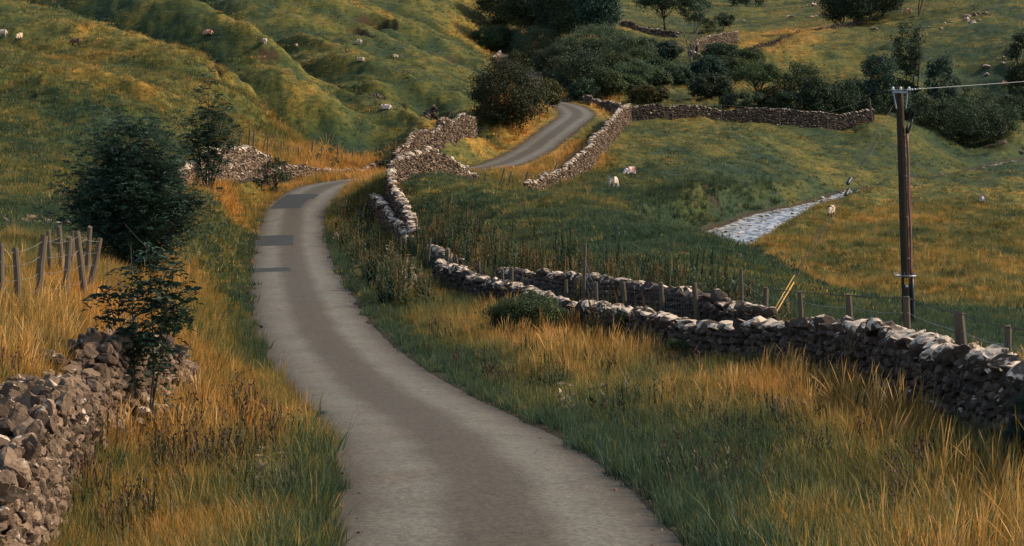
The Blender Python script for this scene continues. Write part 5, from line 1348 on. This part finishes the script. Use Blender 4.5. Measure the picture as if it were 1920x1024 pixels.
# hawthorns and alders along the pasture wall
P_('hawthorn', "broad hawthorn with twin dark trunks behind the straight pasture wall", 'tree', 1420, 116, 196, 56, L_mid, 150, d=222, leaf=0.20, nclus=60, nleaf=95, rc=0.26, trunk=0.42, stems=3, group=HW_, tr=0.024, shape='flat', fill=0.5)
for i, (cx, top, bot, hw, m, lb, tk) in enumerate([
        (1400, 176, 199, 38, L_dark, "low dark bush under the twin trunked hawthorn", 0.0), (1450, 168, 199, 22, L_olive, "tawny bush right of the twin trunked hawthorn", 0.0), (1500, 122, 198, 30, L_mid, "upright two topped hawthorn right of the tawny bush", 0.15),
        (1532, 146, 200, 20, L_dark, "conical dark bush along the pasture wall", 0.0), (1572, 148, 200, 26, L_dark, "first rounded dark bush of the pair near the wall post", 0.0), (1610, 150, 202, 30, L_ash, "second rounded dark bush of the pair near the wall post", 0.0),
        (1482, 176, 200, 24, L_dark, "low dark bush below the two topped hawthorn", 0.0), (1550, 176, 201, 22, L_mid, "low bush filling the gap before the rounded pair", 0.0), (1648, 100, 200, 22, L_ash, "slim dark tree just left of the telegraph pole head", 0.25)]):
    P_('hawthorn_bush', lb, 'bush', cx, top - 8, bot + 8, hw * 1.5, m, 160 + i, d=219 + (i % 3) * 2, leaf=0.22, nclus=60, nleaf=110, rc=0.34, trunk=tk, stems=3, shape='dome' if tk == 0 else 'round', group=HW_)
P_('alder', "tall open alder rising behind the telegraph pole head", 'tree', 1703, 34, 205, 44, L_dark, 175, d=236, leaf=0.26, nclus=64, nleaf=70, rc=0.22, trunk=0.26, stems=3, shape='vase', tr=0.017)
P_('alder', "ragged alder to the right of the tall open one", 'tree', 1765, 100, 206, 36, L_ash, 176, d=236, leaf=0.26, nclus=64, nleaf=90, rc=0.26, trunk=0.12, stems=2, tr=0.018)
P_('hawthorn', "small crooked hawthorn before the pale wall on the right bank", 'tree', 1808, 150, 200, 26, L_mid, 177, d=238, leaf=0.2, nclus=24, nleaf=36, rc=0.24, trunk=0.3, stems=3, tr=0.02)
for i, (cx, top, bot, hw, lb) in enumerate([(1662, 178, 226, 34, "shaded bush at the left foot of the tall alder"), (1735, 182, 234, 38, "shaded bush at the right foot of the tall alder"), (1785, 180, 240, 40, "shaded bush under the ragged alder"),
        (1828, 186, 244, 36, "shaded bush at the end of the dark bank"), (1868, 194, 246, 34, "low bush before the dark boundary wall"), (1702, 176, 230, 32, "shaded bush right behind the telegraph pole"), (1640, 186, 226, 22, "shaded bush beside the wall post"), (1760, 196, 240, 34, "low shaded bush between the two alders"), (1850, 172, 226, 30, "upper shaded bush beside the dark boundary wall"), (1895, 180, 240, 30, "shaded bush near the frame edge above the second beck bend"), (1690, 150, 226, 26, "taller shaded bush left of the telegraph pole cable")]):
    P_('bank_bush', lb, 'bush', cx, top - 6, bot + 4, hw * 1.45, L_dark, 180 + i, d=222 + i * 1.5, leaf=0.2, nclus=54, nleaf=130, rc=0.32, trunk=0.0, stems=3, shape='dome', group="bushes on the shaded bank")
P_('tree', "dark tree leaning into the picture above the boundary wall", 'tree', 1925, 45, 180, 42, L_dark, 190, d=242, leaf=0.26, nclus=90, nleaf=130, rc=0.30, trunk=0.15, stems=2)
P_('bush', "dark overhanging bush at the second beck bend", 'bush', 1912, 160, 254, 34, L_dark, 191, d=238, leaf=0.22, nclus=44, nleaf=120, rc=0.30, trunk=0.0, stems=3, shape='dome')
# far slope trees
for i, (cx, top, bot, hw, lb) in enumerate([(1578, -40, 48, 34, "leftmost dark tree on the far slope, hanging low"), (1612, -45, 46, 34, "dark tree second on the far slope"), (1655, -50, 30, 36, "dark tree over the pinkish sheep on the far slope"), (1722, -60, 31, 26, "rightmost tree on the far slope with a bare forked trunk")]):
    P_('tree', lb, 'tree', cx, top, bot, hw * 1.25, L_dark, 200 + i, leaf=0.34, nclus=70, nleaf=140, rc=0.32, trunk=0.06 if i < 3 else 0.55, stems=2, group="trees of the far slope", tr=0.02)
# near shrubs on the verge
P_('hawthorn_bush', "sprawling dark thorn bush on the verge against the lichened wall", 'bush', 985, 540, 640, 92, L_mid, 210, d=53.0, leaf=0.055, nclus=90, nleaf=260, rc=0.34, trunk=0.0, stems=6, shape='dome', fill=0.3, depth=1.5)
P_('shrub', "small leafy shrub rising over the cope of the lichened wall", 'shrub', 1168, 576, 650, 26, L_mid, 211, d=48.5, leaf=0.05, nclus=30, nleaf=120, rc=0.36, trunk=0.0, stems=4, shape='dome')
P_('shrub', "little shrub at the lichened wall foot below the netting fence", 'shrub', 1268, 625, 690, 18, L_mid, 212, d=43, leaf=0.045, nclus=20, nleaf=100, rc=0.36, trunk=0.0, stems=4, shape='dome')
P_('gorse_bush', "dark blue green gorse at the frame edge below the lichened wall", 'bush', 1925, 705, 905, 44, L_ash, 213, d=23.0, leaf=0.030, nclus=70, nleaf=260, rc=0.28, trunk=0.0, stems=6, shape='dome', asp=0.25)
P_('thistle', "small dark thistle standing in the verge grass near the gorse", 'plant', 1828, 822, 925, 16, L_ash, 214, d=22.6, leaf=0.05, nclus=16, nleaf=50, rc=0.40, trunk=0.05, stems=2, asp=0.25)
# ---------------------------------------------------------------- grass
def blade_mat(name, stops, trans=0.45, tipgold=0.25, rough=0.6):
    m, nt, out = mat(name); n = N(nt)
    dry = n.attr('dry', 'INSTANCER'); ton = n.attr('shade', 'INSTANCER'); bl = n.attr('tone'); tip = n.attr('tip')
    f = n.math('ADD', dry, n.math('MULTIPLY_ADD', bl, 0.50, -0.25))
    f = n.math('ADD', f, n.math('MULTIPLY_ADD', tip, tipgold, -tipgold * 0.4), clamp=True)
    c = n.ramp(f, stops)
    c = n('ShaderNodeHueSaturation', {'Value': n.math('MULTIPLY_ADD', ton, 1.0, 0.42), 'Saturation': n.math('MULTIPLY_ADD', ton, -0.12, 1.04), 'Color': c}).outputs[0]
    b = n.bsdf(c, rough, None, 0.25)
    tr = n('ShaderNodeBsdfTranslucent', {'Color': c}).outputs[0]
    nt.links.new(n('ShaderNodeMixShader', {0: trans, 1: b, 2: tr}).outputs[0], out.inputs[0])
    return m
STOPS = [(0.0, (0.028, 0.058, 0.034)), (0.22, (0.064, 0.092, 0.027)), (0.45, (0.185, 0.162, 0.034)), (0.7, (0.40, 0.215, 0.036)), (1.0, (0.60, 0.255, 0.040))]
M_blade = blade_mat('grass_blade', STOPS)
M_stalk = blade_mat('dry_grass_stalk', [(0.0, (0.075, 0.085, 0.022)), (0.4, (0.26, 0.165, 0.036)), (0.75, (0.56, 0.265, 0.042)), (1.0, (0.76, 0.39, 0.085))], 0.35, 0.15)
M_weed = blade_mat('dock_and_nettle', [(0.0, (0.014, 0.034, 0.016)), (0.5, (0.045, 0.062, 0.018)), (0.8, (0.16, 0.095, 0.022)), (1.0, (0.26, 0.10, 0.025))], 0.3, 0.55)

M_umbel = blade_mat('hogweed', [(0.0, (0.05, 0.07, 0.02)), (0.5, (0.16, 0.13, 0.05)), (1.0, (0.50, 0.36, 0.20))], 0.25, 0.7)
M_knap = blade_mat('knapweed', [(0.0, (0.035, 0.050, 0.018)), (0.45, (0.05, 0.045, 0.018)), (0.75, (0.045, 0.016, 0.012)), (1.0, (0.10, 0.02, 0.035))], 0.1, 0.7)
def blades(mb, base, az, lean, L, wd, r, curl=0.9, seg=3, head=None):
    """curved ribbons: base n x 3, az direction of lean, lean angle, length"""
    n_ = len(base)
    d = np.stack([np.cos(az), np.sin(az)], 1); s = np.stack([-np.sin(az), np.cos(az)], 1)
    t = np.linspace(0, 1, seg + 1)
    ang = lean[:, None] * (0.35 + curl * t[None])
    step = (L / seg)[:, None]
    dx = np.sin(ang) * step; dz = np.cos(ang) * step
    hx = np.concatenate([np.zeros((n_, 1)), np.cumsum(dx[:, :-1], 1)], 1); hz = np.concatenate([np.zeros((n_, 1)), np.cumsum(dz[:, :-1], 1)], 1)
    prof = np.array(head if head is not None else (1 - t ** 2 * 0.92))
    w_ = wd[:, None] * prof[None]
    cx = base[:, None, 0] + d[:, None, 0] * hx; cy = base[:, None, 1] + d[:, None, 1] * hx; cz = base[:, None, 2] + hz
    tw = r.uniform(-1, 1, n_)[:, None]
    sx = s[:, None, 0] * np.cos(tw) + d[:, None, 0] * np.sin(tw); sy = s[:, None, 1] * np.cos(tw) + d[:, None, 1] * np.sin(tw)
    A_ = np.stack([cx - sx * w_ / 2, cy - sy * w_ / 2, cz], -1); B_ = np.stack([cx + sx * w_ / 2, cy + sy * w_ / 2, cz], -1)
    V_ = np.stack([A_, B_], 2).reshape(n_, -1, 3)
    k_ = np.arange(n_)[:, None, None] * (2 * (seg + 1)) + (np.arange(seg) * 2)[None, :, None]
    Q_ = (k_ + np.array([0, 1, 3, 2])[None, None]).reshape(-1, 4)
    tt = np.repeat(t, 2)
    mb.add(V_.reshape(-1, 3), Q=Q_, tone=np.repeat(r.rand(n_), 2 * (seg + 1)), tip=np.tile(tt, n_))

TUFTS = bpy.data.collections.new('tuft_library')     # library only, not linked to the scene
def tuft(kind, seed):
    r = np.random.RandomState(seed); mb = MB(('tone', 'tip'))
    if kind == 'turf':
        n_ = 26; a = r.uniform(0, 6.283, n_); rad = 0.16 * np.sqrt(r.rand(n_))
        blades(mb, np.stack([rad * np.cos(a), rad * np.sin(a), np.full(n_, -0.02)], 1), a + r.normal(0, 0.9, n_), np.abs(r.normal(0.55, 0.35, n_)), r.uniform(0.12, 0.30, n_), r.uniform(0.005, 0.010, n_), r)
        m = M_blade
    elif kind == 'mid':
        n_ = 34; a = r.uniform(0, 6.283, n_); rad = 0.13 * np.sqrt(r.rand(n_))
        blades(mb, np.stack([rad * np.cos(a), rad * np.sin(a), np.full(n_, -0.03)], 1), a + r.normal(0, 0.7, n_), np.abs(r.normal(1.05, 0.45, n_)), r.uniform(0.25, 0.70, n_), r.uniform(0.005, 0.009, n_), r, curl=1.2, seg=4)
        m = M_blade
    elif kind == 'tall':
        n_ = 15; a = r.uniform(0, 6.283, n_); rad = 0.15 * np.sqrt(r.rand(n_))
        wind = 0.4
        blades(mb, np.stack([rad * np.cos(a), rad * np.sin(a), np.full(n_, -0.03)], 1), r.normal(0, 1.3, n_) + wind, np.abs(r.normal(0.38, 0.28, n_)), r.uniform(0.45, 1.10, n_), r.uniform(0.0055, 0.008, n_), r, curl=0.9, seg=6, head=[1, 0.9, 0.75, 0.6, 1.5, 2.0, 0.3])
        n_ = 12; a = r.uniform(0, 6.283, n_)
        blades(mb, np.stack([0.08 * np.cos(a), 0.08 * np.sin(a), np.full(n_, -0.03)], 1), a, np.abs(r.normal(0.8, 0.3, n_)), r.uniform(0.3, 0.6, n_), r.uniform(0.005, 0.008, n_), r, curl=1.3, seg=4)
        m = M_stalk
    elif kind == 'pasture':
        n_ = 30; a = r.uniform(0, 6.283, n_); rad = 0.55 * np.sqrt(r.rand(n_))
        blades(mb, np.stack([rad * np.cos(a), rad * np.sin(a), np.full(n_, -0.03)], 1), a + r.normal(0, 1, n_), np.abs(r.normal(0.7, 0.35, n_)), r.uniform(0.06, 0.15, n_), r.uniform(0.022, 0.045, n_), r, seg=2)
        m = M_blade
    elif kind == 'rough':
        n_ = 34; a = r.uniform(0, 6.283, n_); rad = 0.30 * np.sqrt(r.rand(n_))
        blades(mb, np.stack([rad * np.cos(a), rad * np.sin(a), np.full(n_, -0.03)], 1), a + r.normal(0, 0.8, n_), np.abs(r.normal(0.55, 0.3, n_)), r.uniform(0.28, 0.65, n_), r.uniform(0.018, 0.034, n_), r, seg=3)
        m = M_blade
    elif kind == 'umbel':   # hogweed gone over: stout stem, flat heads
        for _ in range(3):
            x, y = r.normal(0, 0.14, 2); H = r.uniform(0.6, 1.0)
            blades(mb, np.array([[x, y, -0.03]]), np.array([r.rand() * 6]), np.array([0.06]), np.array([H]), np.array([0.016]), r, seg=4, head=[1, 0.9, 0.8, 0.7, 0.5])
            k_ = 44; a = r.uniform(0, 6.283, k_); rad = 0.085 * np.sqrt(r.rand(k_))
            blades(mb, np.stack([x + rad * np.cos(a), y + rad * np.sin(a), np.full(k_, H - 0.03) + r.normal(0, 0.01, k_)], 1), a, np.full(k_, 1.2), np.full(k_, 0.03), np.full(k_, 0.022), r, seg=2, head=[0.8, 1, 0.5])
            k_ = 7; blades(mb, np.stack([np.full(k_, x), np.full(k_, y), np.linspace(0.05, H * 0.6, k_)], 1), r.uniform(0, 6, k_), np.full(k_, 0.9), np.full(k_, 0.22), np.full(k_, 0.10), r, seg=3, head=[0.2, 1, 0.8, 0.1])
        m = M_umbel
    elif kind == 'knapweed':   # thin branched stems with dark button heads
        for _ in range(7):
            x, y = r.normal(0, 0.10, 2); H = r.uniform(0.35, 0.6); ln = r.uniform(0.05, 0.3); az_ = r.uniform(0, 6.283)
            blades(mb, np.array([[x, y, -0.03]]), np.array([az_]), np.array([ln]), np.array([H]), np.array([0.006]), r, seg=3, head=[1, 1, 1, 1], curl=0.0)
            q_ = math.sin(ln * 0.35) * H; zz_ = math.cos(ln * 0.35) * H
            Vp, Tp = PROT[1][r.randint(14)]
            mb.add(Vp * np.array([0.013, 0.013, 0.016]) + (x + q_ * math.cos(az_), y + q_ * math.sin(az_), zz_ - 0.03), T=Tp, tone=0.2, tip=1.0)
            k_ = 6; blades(mb, np.stack([np.full(k_, x), np.full(k_, y), np.linspace(0.03, H * 0.7, k_)], 1), r.uniform(0, 6, k_), np.full(k_, 0.8), np.full(k_, 0.09), np.full(k_, 0.016), r, seg=2)
        m = M_knap
    else:   # weed: upright stem, whorls of toothed leaves, rusty seed head
        for _ in range(4):
            x, y = r.normal(0, 0.12, 2); H = r.uniform(0.6, 1.1); k_ = 16
            z = np.linspace(0.08, H, k_); a = np.arange(k_) * 2.4 + r.rand() * 6
            blades(mb, np.stack([np.full(k_, x), np.full(k_, y), z], 1), a, np.full(k_, 1.05), 0.20 * (1.1 - z / H * 0.8), 0.075 * (1.15 - z / H), r, curl=0.9, seg=3, head=[0.3, 1, 0.8, 0.05])
            blades(mb, np.array([[x, y, -0.03]]), np.array([0.3]), np.array([0.05]), np.array([H + 0.12]), np.array([0.014]), r, seg=4, head=[1, 0.9, 0.8, 2.2, 0.6])
        m = M_weed
    me = mb.mesh('tuft_' + kind, m)
    o = bpy.data.objects.new('tuft_%s_%02d' % (kind, seed % 100), me); TUFTS.objects.link(o)
    return o
LIB = {}
for kd in ('turf', 'mid', 'tall', 'pasture', 'rough', 'weed', 'umbel', 'knapweed'):
    c_ = bpy.data.collections.new('tufts_' + kd); TUFTS.children.link(c_)
    for i in range(6):
        o = tuft(kd, 300 + i); TUFTS.objects.unlink(o); c_.objects.link(o)
    LIB[kd] = c_

def scatter_group():
    ng = bpy.data.node_groups.new('scatter', 'GeometryNodeTree')
    ng.interface.new_socket('Geometry', in_out='INPUT', socket_type='NodeSocketGeometry')
    cs = ng.interface.new_socket('Collection', in_out='INPUT', socket_type='NodeSocketCollection')
    ng.interface.new_socket('Geometry', in_out='OUTPUT', socket_type='NodeSocketGeometry')
    L_ = ng.links.new; nn = ng.nodes.new
    gi = nn('NodeGroupInput'); go = nn('NodeGroupOutput')
    ci = nn('GeometryNodeCollectionInfo'); ci.inputs['Separate Children'].default_value = True; ci.inputs['Reset Children'].default_value = True
    ip = nn('GeometryNodeInstanceOnPoints'); ip.inputs['Pick Instance'].default_value = True
    def na(name, typ):
        q = nn('GeometryNodeInputNamedAttribute'); q.data_type = typ; q.inputs['Name'].default_value = name
        return [s for s in q.outputs if s.enabled and s.name == 'Attribute'][0]
    e2r = nn('FunctionNodeEulerToRotation')
    L_(gi.outputs[0], ip.inputs['Points']); L_(gi.outputs[1], ci.inputs['Collection']); L_(ci.outputs[0], ip.inputs['Instance'])
    L_(na('pick', 'INT'), ip.inputs['Instance Index']); L_(na('turn', 'FLOAT_VECTOR'), e2r.inputs[0]); L_(e2r.outputs[0], ip.inputs['Rotation'])
    L_(na('size', 'FLOAT_VECTOR'), ip.inputs['Scale']); L_(ip.outputs[0], go.inputs[0])
    return ng, cs.identifier
NG, CID = scatter_group()
WXY = np.concatenate([w_[:, :2] for w_ in WALLS])
def near_wall(x, y, rad):
    """True where a point stands inside a wall"""
    out = np.zeros(len(x), bool)
    cell = {}
    for i, (a, b) in enumerate(WXY): cell.setdefault((int(a // 2), int(b // 2)), []).append(i)
    kx = (x // 2).astype(int); ky = (y // 2).astype(int)
    key = kx * 100000 + ky
    order = np.argsort(key, kind='stable'); ks = key[order]
    st = np.flatnonzero(np.r_[True, ks[1:] != ks[:-1]]); en = np.r_[st[1:], len(ks)]
    for a, b in zip(st, en):
        i0 = order[a]; cand = []
        for dx in (-1, 0, 1):
            for dy in (-1, 0, 1): cand += cell.get((kx[i0] + dx, ky[i0] + dy), [])
        if not cand: continue
        W_ = WXY[cand]; ids = order[a:b]
        d2 = ((x[ids, None] - W_[None, :, 0]) ** 2 + (y[ids, None] - W_[None, :, 1]) ** 2).min(1)
        out[ids] = d2 < rad ** 2
    return out

def field_sample(n_, y0, y1, pw, r, umax=0.285):
    """ground points, density falling with distance as Y ** -pw"""
    e = 2 - pw
    Y = (r.rand(n_) * (y1 ** e - y0 ** e) + y0 ** e) ** (1 / e) if abs(e) > 1e-6 else y0 * (y1 / y0) ** r.rand(n_)
    u = r.uniform(-umax, umax, n_)
    return u * Y, Y
def scatter(name, kind, x, y, size, hz, dry, shade, r, tilt=0.10):
    P = np.stack([x, y, ground_z(x, y)], 1).astype(np.float32); n_ = len(P)
    me = bpy.data.meshes.new(name); me.vertices.add(n_); me.vertices.foreach_set('co', P.ravel())
    def put(nm, typ, arr, key='value'):
        a = me.attributes.new(nm, typ, 'POINT'); a.data.foreach_set(key, np.ascontiguousarray(arr).ravel())
    put('pick', 'INT', r.randint(0, 6, n_).astype(np.int32))
    put('turn', 'FLOAT_VECTOR', np.stack([r.normal(0, tilt, n_), r.normal(0, tilt, n_), (r.uniform(-0.9, 0.9, n_) if kind == 'tall' else r.uniform(0, 6.283, n_))], 1).astype(np.float32), 'vector')
    put('size', 'FLOAT_VECTOR', np.stack([size, size, size * hz], 1).astype(np.float32), 'vector')
    put('dry', 'FLOAT', np.clip(dry, 0, 1).astype(np.float32)); put('shade', 'FLOAT', shade.astype(np.float32))
    o = bpy.data.objects.new(name, me); link(o); tag(o, kind='stuff')
    md = o.modifiers.new('scatter', 'NODES'); md.node_group = NG; md[CID] = LIB[kind]
    return o
def rdist(x, y): return bil(np.minimum(RD, 60), U, V, x / y, np.log(y))
def sdist(x, y): return bil(np.minimum(SD, 60), U, V, x / y, np.log(y)) - bil(np.where(SD < 29, sh, 2.0), U, V, x / y, np.log(y))
def drop(x, y, edge=0.0, wall=0.22):
    rd = rdist(x, y)
    keep = (rd > RHALF + edge + 0.10 + 0.22 * fbm(x * 0.9, y * 0.9, 2, 12)) & (sdist(x, y) > 0.1) & ~near_wall(x, y, wall)
    return keep, rd
gr = np.random.RandomState(404)
# short turf
x, y = field_sample(120000, 15, 150, 1.25, gr); kp, rd = drop(x, y, -0.05); x, y, rd = x[kp], y[kp], rd[kp]
d = dry_at(x, y); t = tall_at(x, y)
d = d - 0.30 * (1 - sstep(RHALF + 0.1, RHALF + 1.3, rd)) * (y < 100)
scatter('turf_grass', 'turf', x, y, (0.34 + 1.15 * np.clip(t, 0, 1)) * np.exp(gr.normal(0, 0.22, len(x))) * (1 + 0.004 * y), 1.0 + 0 * x, d - 0.10 + gr.normal(0, 0.17, len(x)), gr.rand(len(x)), gr)
# mid-height arching tussocks
x, y = field_sample(110000, 15, 165, 1.35, gr); kp, rd = drop(x, y, 0.22, 0.30); x, y, rd = x[kp], y[kp], rd[kp]
t = tall_at(x, y) * (0.35 + 0.65 * sstep(RHALF + 0.1, RHALF + 1.8, rd)); kp = gr.rand(len(x)) < sstep(0.25, 0.95, t) * 0.62; x, y, t = x[kp], y[kp], t[kp]
scatter('tussock_grass', 'mid', x, y, (0.38 + 0.40 * np.clip(t, 0, 1.2)) * np.exp(gr.normal(0, 0.2, len(x))) * (1 + 0.002 * y), 1.0 + 0 * x, dry_at(x, y) - 0.06 + gr.normal(0, 0.20, len(x)), gr.rand(len(x)), gr)
# tall seeding stalks
x, y = field_sample(90000, 15, 240, 1.35, gr); kp, rd = drop(x, y, 0.35, 0.36); x, y, rd = x[kp], y[kp], rd[kp]
t = tall_at(x, y) * (0.3 + 0.7 * sstep(RHALF + 0.2, RHALF + 2.4, rd)); d = dry_at(x, y)
kp = gr.rand(len(x)) < 0.36 * sstep(0.40, 1.0, t) * sstep(0.25, 0.75, d) * (0.35 + 1.3 * sstep(-0.1, 0.5, fbm(x * 0.45, y * 0.3, 3, 211))); x, y, t, d = x[kp], y[kp], t[kp], d[kp]
scatter('tall_dry_grass', 'tall', x, y, (0.44 + 0.27 * np.clip(t, 0, 1.3)) * np.exp(gr.normal(0, 0.16, len(x))) * (1 + 0.0022 * y), 1.0 + 0 * x, d + gr.normal(0, 0.14, len(x)), gr.rand(len(x)), gr, 0.07)
# pasture sward and rough tussocks on the fields and hillsides
x, y = field_sample(110000, 60, 470, 1.55, gr, 0.275); kp, rd = drop(x, y, 0.3, 0.4); kp &= gr.rand(len(x)) < 1 - 0.55 * sstep(90, 130, y); x, y = x[kp], y[kp]
cl = curv_at(x, y); d = dry_at(x, y) + 0.40 * cl  # relief light and shade put into the blade colour by curvature
scatter('pasture_grass', 'pasture', x, y, (0.8 + 0.0016 * y) * np.exp(gr.normal(0, 0.25, len(x))), 0.85 + 0.25 * gr.rand(len(x)), d + gr.normal(0, 0.20, len(x)) - 0.06, gr.rand(len(x)), gr)
x, y = field_sample(90000, 70, 380, 1.5, gr, 0.275); kp, rd = drop(x, y, 0.8, 0.5); x, y = x[kp], y[kp]
t = tall_at(x, y); cln = fbm(x * 0.5, y * 0.3, 3, 201)
kp = gr.rand(len(x)) < np.clip(sstep(0.30, 0.75, t) * 0.75 + 0.62 * sstep(0.12, 0.45, cln) - 0.05, 0, 1); x, y, t = x[kp], y[kp], t[kp]
scatter('rough_grass', 'rough', x, y, (0.30 + 0.42 * np.clip(t, 0, 1.1)) * (1 + 0.001 * y) * np.exp(gr.normal(0, 0.25, len(x))), 1.0 + 0 * x, dry_at(x, y) + 0.3 * curv_at(x, y) + gr.normal(0, 0.22, len(x)) - 0.06, gr.rand(len(x)), gr)  # crest light and hollow shade painted into the tussock colour too
# nettles and docks beyond the sunken wall and in the verge
def along(pts, n_, spread, seed):
    r = np.random.RandomState(seed); W_ = resample(np.array([[(p_[0] - PX0) / F * p_[1], p_[1]] for p_ in pts], float), 0.5)
    i = r.randint(0, len(W_), n_); return W_[i, 0] + r.normal(0, spread, n_), W_[i, 1] + np.abs(r.normal(0, spread * 2.2, n_))
x1, y1 = along([(1400, 49.5), (1250, 55), (1100, 63), (980, 70), (880, 76), (820, 84), (790, 90)], 620, 0.9, 1)
x2, y2 = along([(770, 60), (700, 72), (665, 84), (650, 100), (640, 108)], 260, 0.7, 2)
x3, y3 = along([(1300, 30), (1150, 38), (1000, 46), (1500, 27), (1750, 22)], 46, 1.2, 3)
x4, y4 = along([(200, 25), (260, 23), (330, 24), (400, 30)], 40, 0.6, 4)
x = np.concatenate([x1, x2, x3, x4]); y = np.concatenate([y1, y2, y3, y4]); kp, rd = drop(x, y, 0.5, 0.5); x, y = x[kp], y[kp]
scatter('nettles', 'weed', x, y, (np.where(y < 48, 0.5, 0.9)) * np.exp(gr.normal(0, 0.2, len(x))), 1.0 + 0 * x, gr.rand(len(x)) * 0.7, gr.rand(len(x)), gr, 0.08)

r5 = np.random.RandomState(55)
def px_cloud(spec, n_):
    X_, Y_ = [], []
    for px, py, sx, sy, k_ in spec:
        c = pix(px, py, 14); X_.append(c[0] + r5.normal(0, sx, k_)); Y_.append(c[1] + r5.normal(0, sy, k_))
    x, y = np.concatenate(X_), np.concatenate(Y_); kp, rd = drop(x, y, 0.35, 0.5); return x[kp], y[kp]
x, y = px_cloud([(700, 440, 1.0, 8, 26), (720, 520, 1.2, 5, 18), (820, 540, 1.2, 4, 10), (1120, 790, 2.0, 4, 6), (560, 900, 0.6, 2, 3)], 0)
scatter('hogweed', 'umbel', x, y, 0.75 * np.exp(r5.normal(0, 0.15, len(x))), 1.0 + 0 * x, r5.rand(len(x)) * 0.9, r5.rand(len(x)), r5, 0.08)
x, y = px_cloud([(350, 850, 1.0, 3.0, 46), (450, 800, 0.7, 4.0, 24), (280, 900, 0.6, 2.0, 20), (1150, 740, 3.5, 6, 30), (1450, 800, 3.5, 4, 30), (1600, 900, 2.5, 3, 20), (1000, 680, 2.5, 6, 22)], 0)
scatter('knapweed', 'knapweed', x, y, 0.95 * np.exp(r5.normal(0, 0.2, len(x))), 1.0 + 0 * x, 0.25 + r5.rand(len(x)) * 0.5, r5.rand(len(x)), r5, 0.15)
x, y = px_cloud([(360, 900, 1.0, 2.5, 60), (1250, 850, 3.0, 4, 110), (1550, 950, 2.0, 2, 60), (900, 720, 1.5, 5, 60), (750, 600, 1.0, 8, 60), (430, 600, 0.6, 8, 40), (500, 800, 0.5, 4, 30)], 0)
scatter('dock_leaves', 'weed', x, y, 0.32 * np.exp(r5.normal(0, 0.3, len(x))), 0.75 + 0 * x, r5.rand(len(x)) * 0.4, r5.rand(len(x)), r5, 0.2)
x, y = px_cloud([(1310, 405, 1.8, 2.2, 70), (1285, 380, 2.0, 2.5, 60), (1345, 388, 1.8, 2.5, 70), (1400, 383, 1.2, 2.0, 50), (1450, 372, 1.0, 2.0, 30), (1260, 400, 2.0, 3, 40)], 0)
scatter('bank_rushes', 'rough', x, y, 0.85 * np.exp(r5.normal(0, 0.25, len(x))), 1.0 + 0 * x, r5.rand(len(x)) * 0.12, r5.rand(len(x)) * 0.5, r5, 0.1)
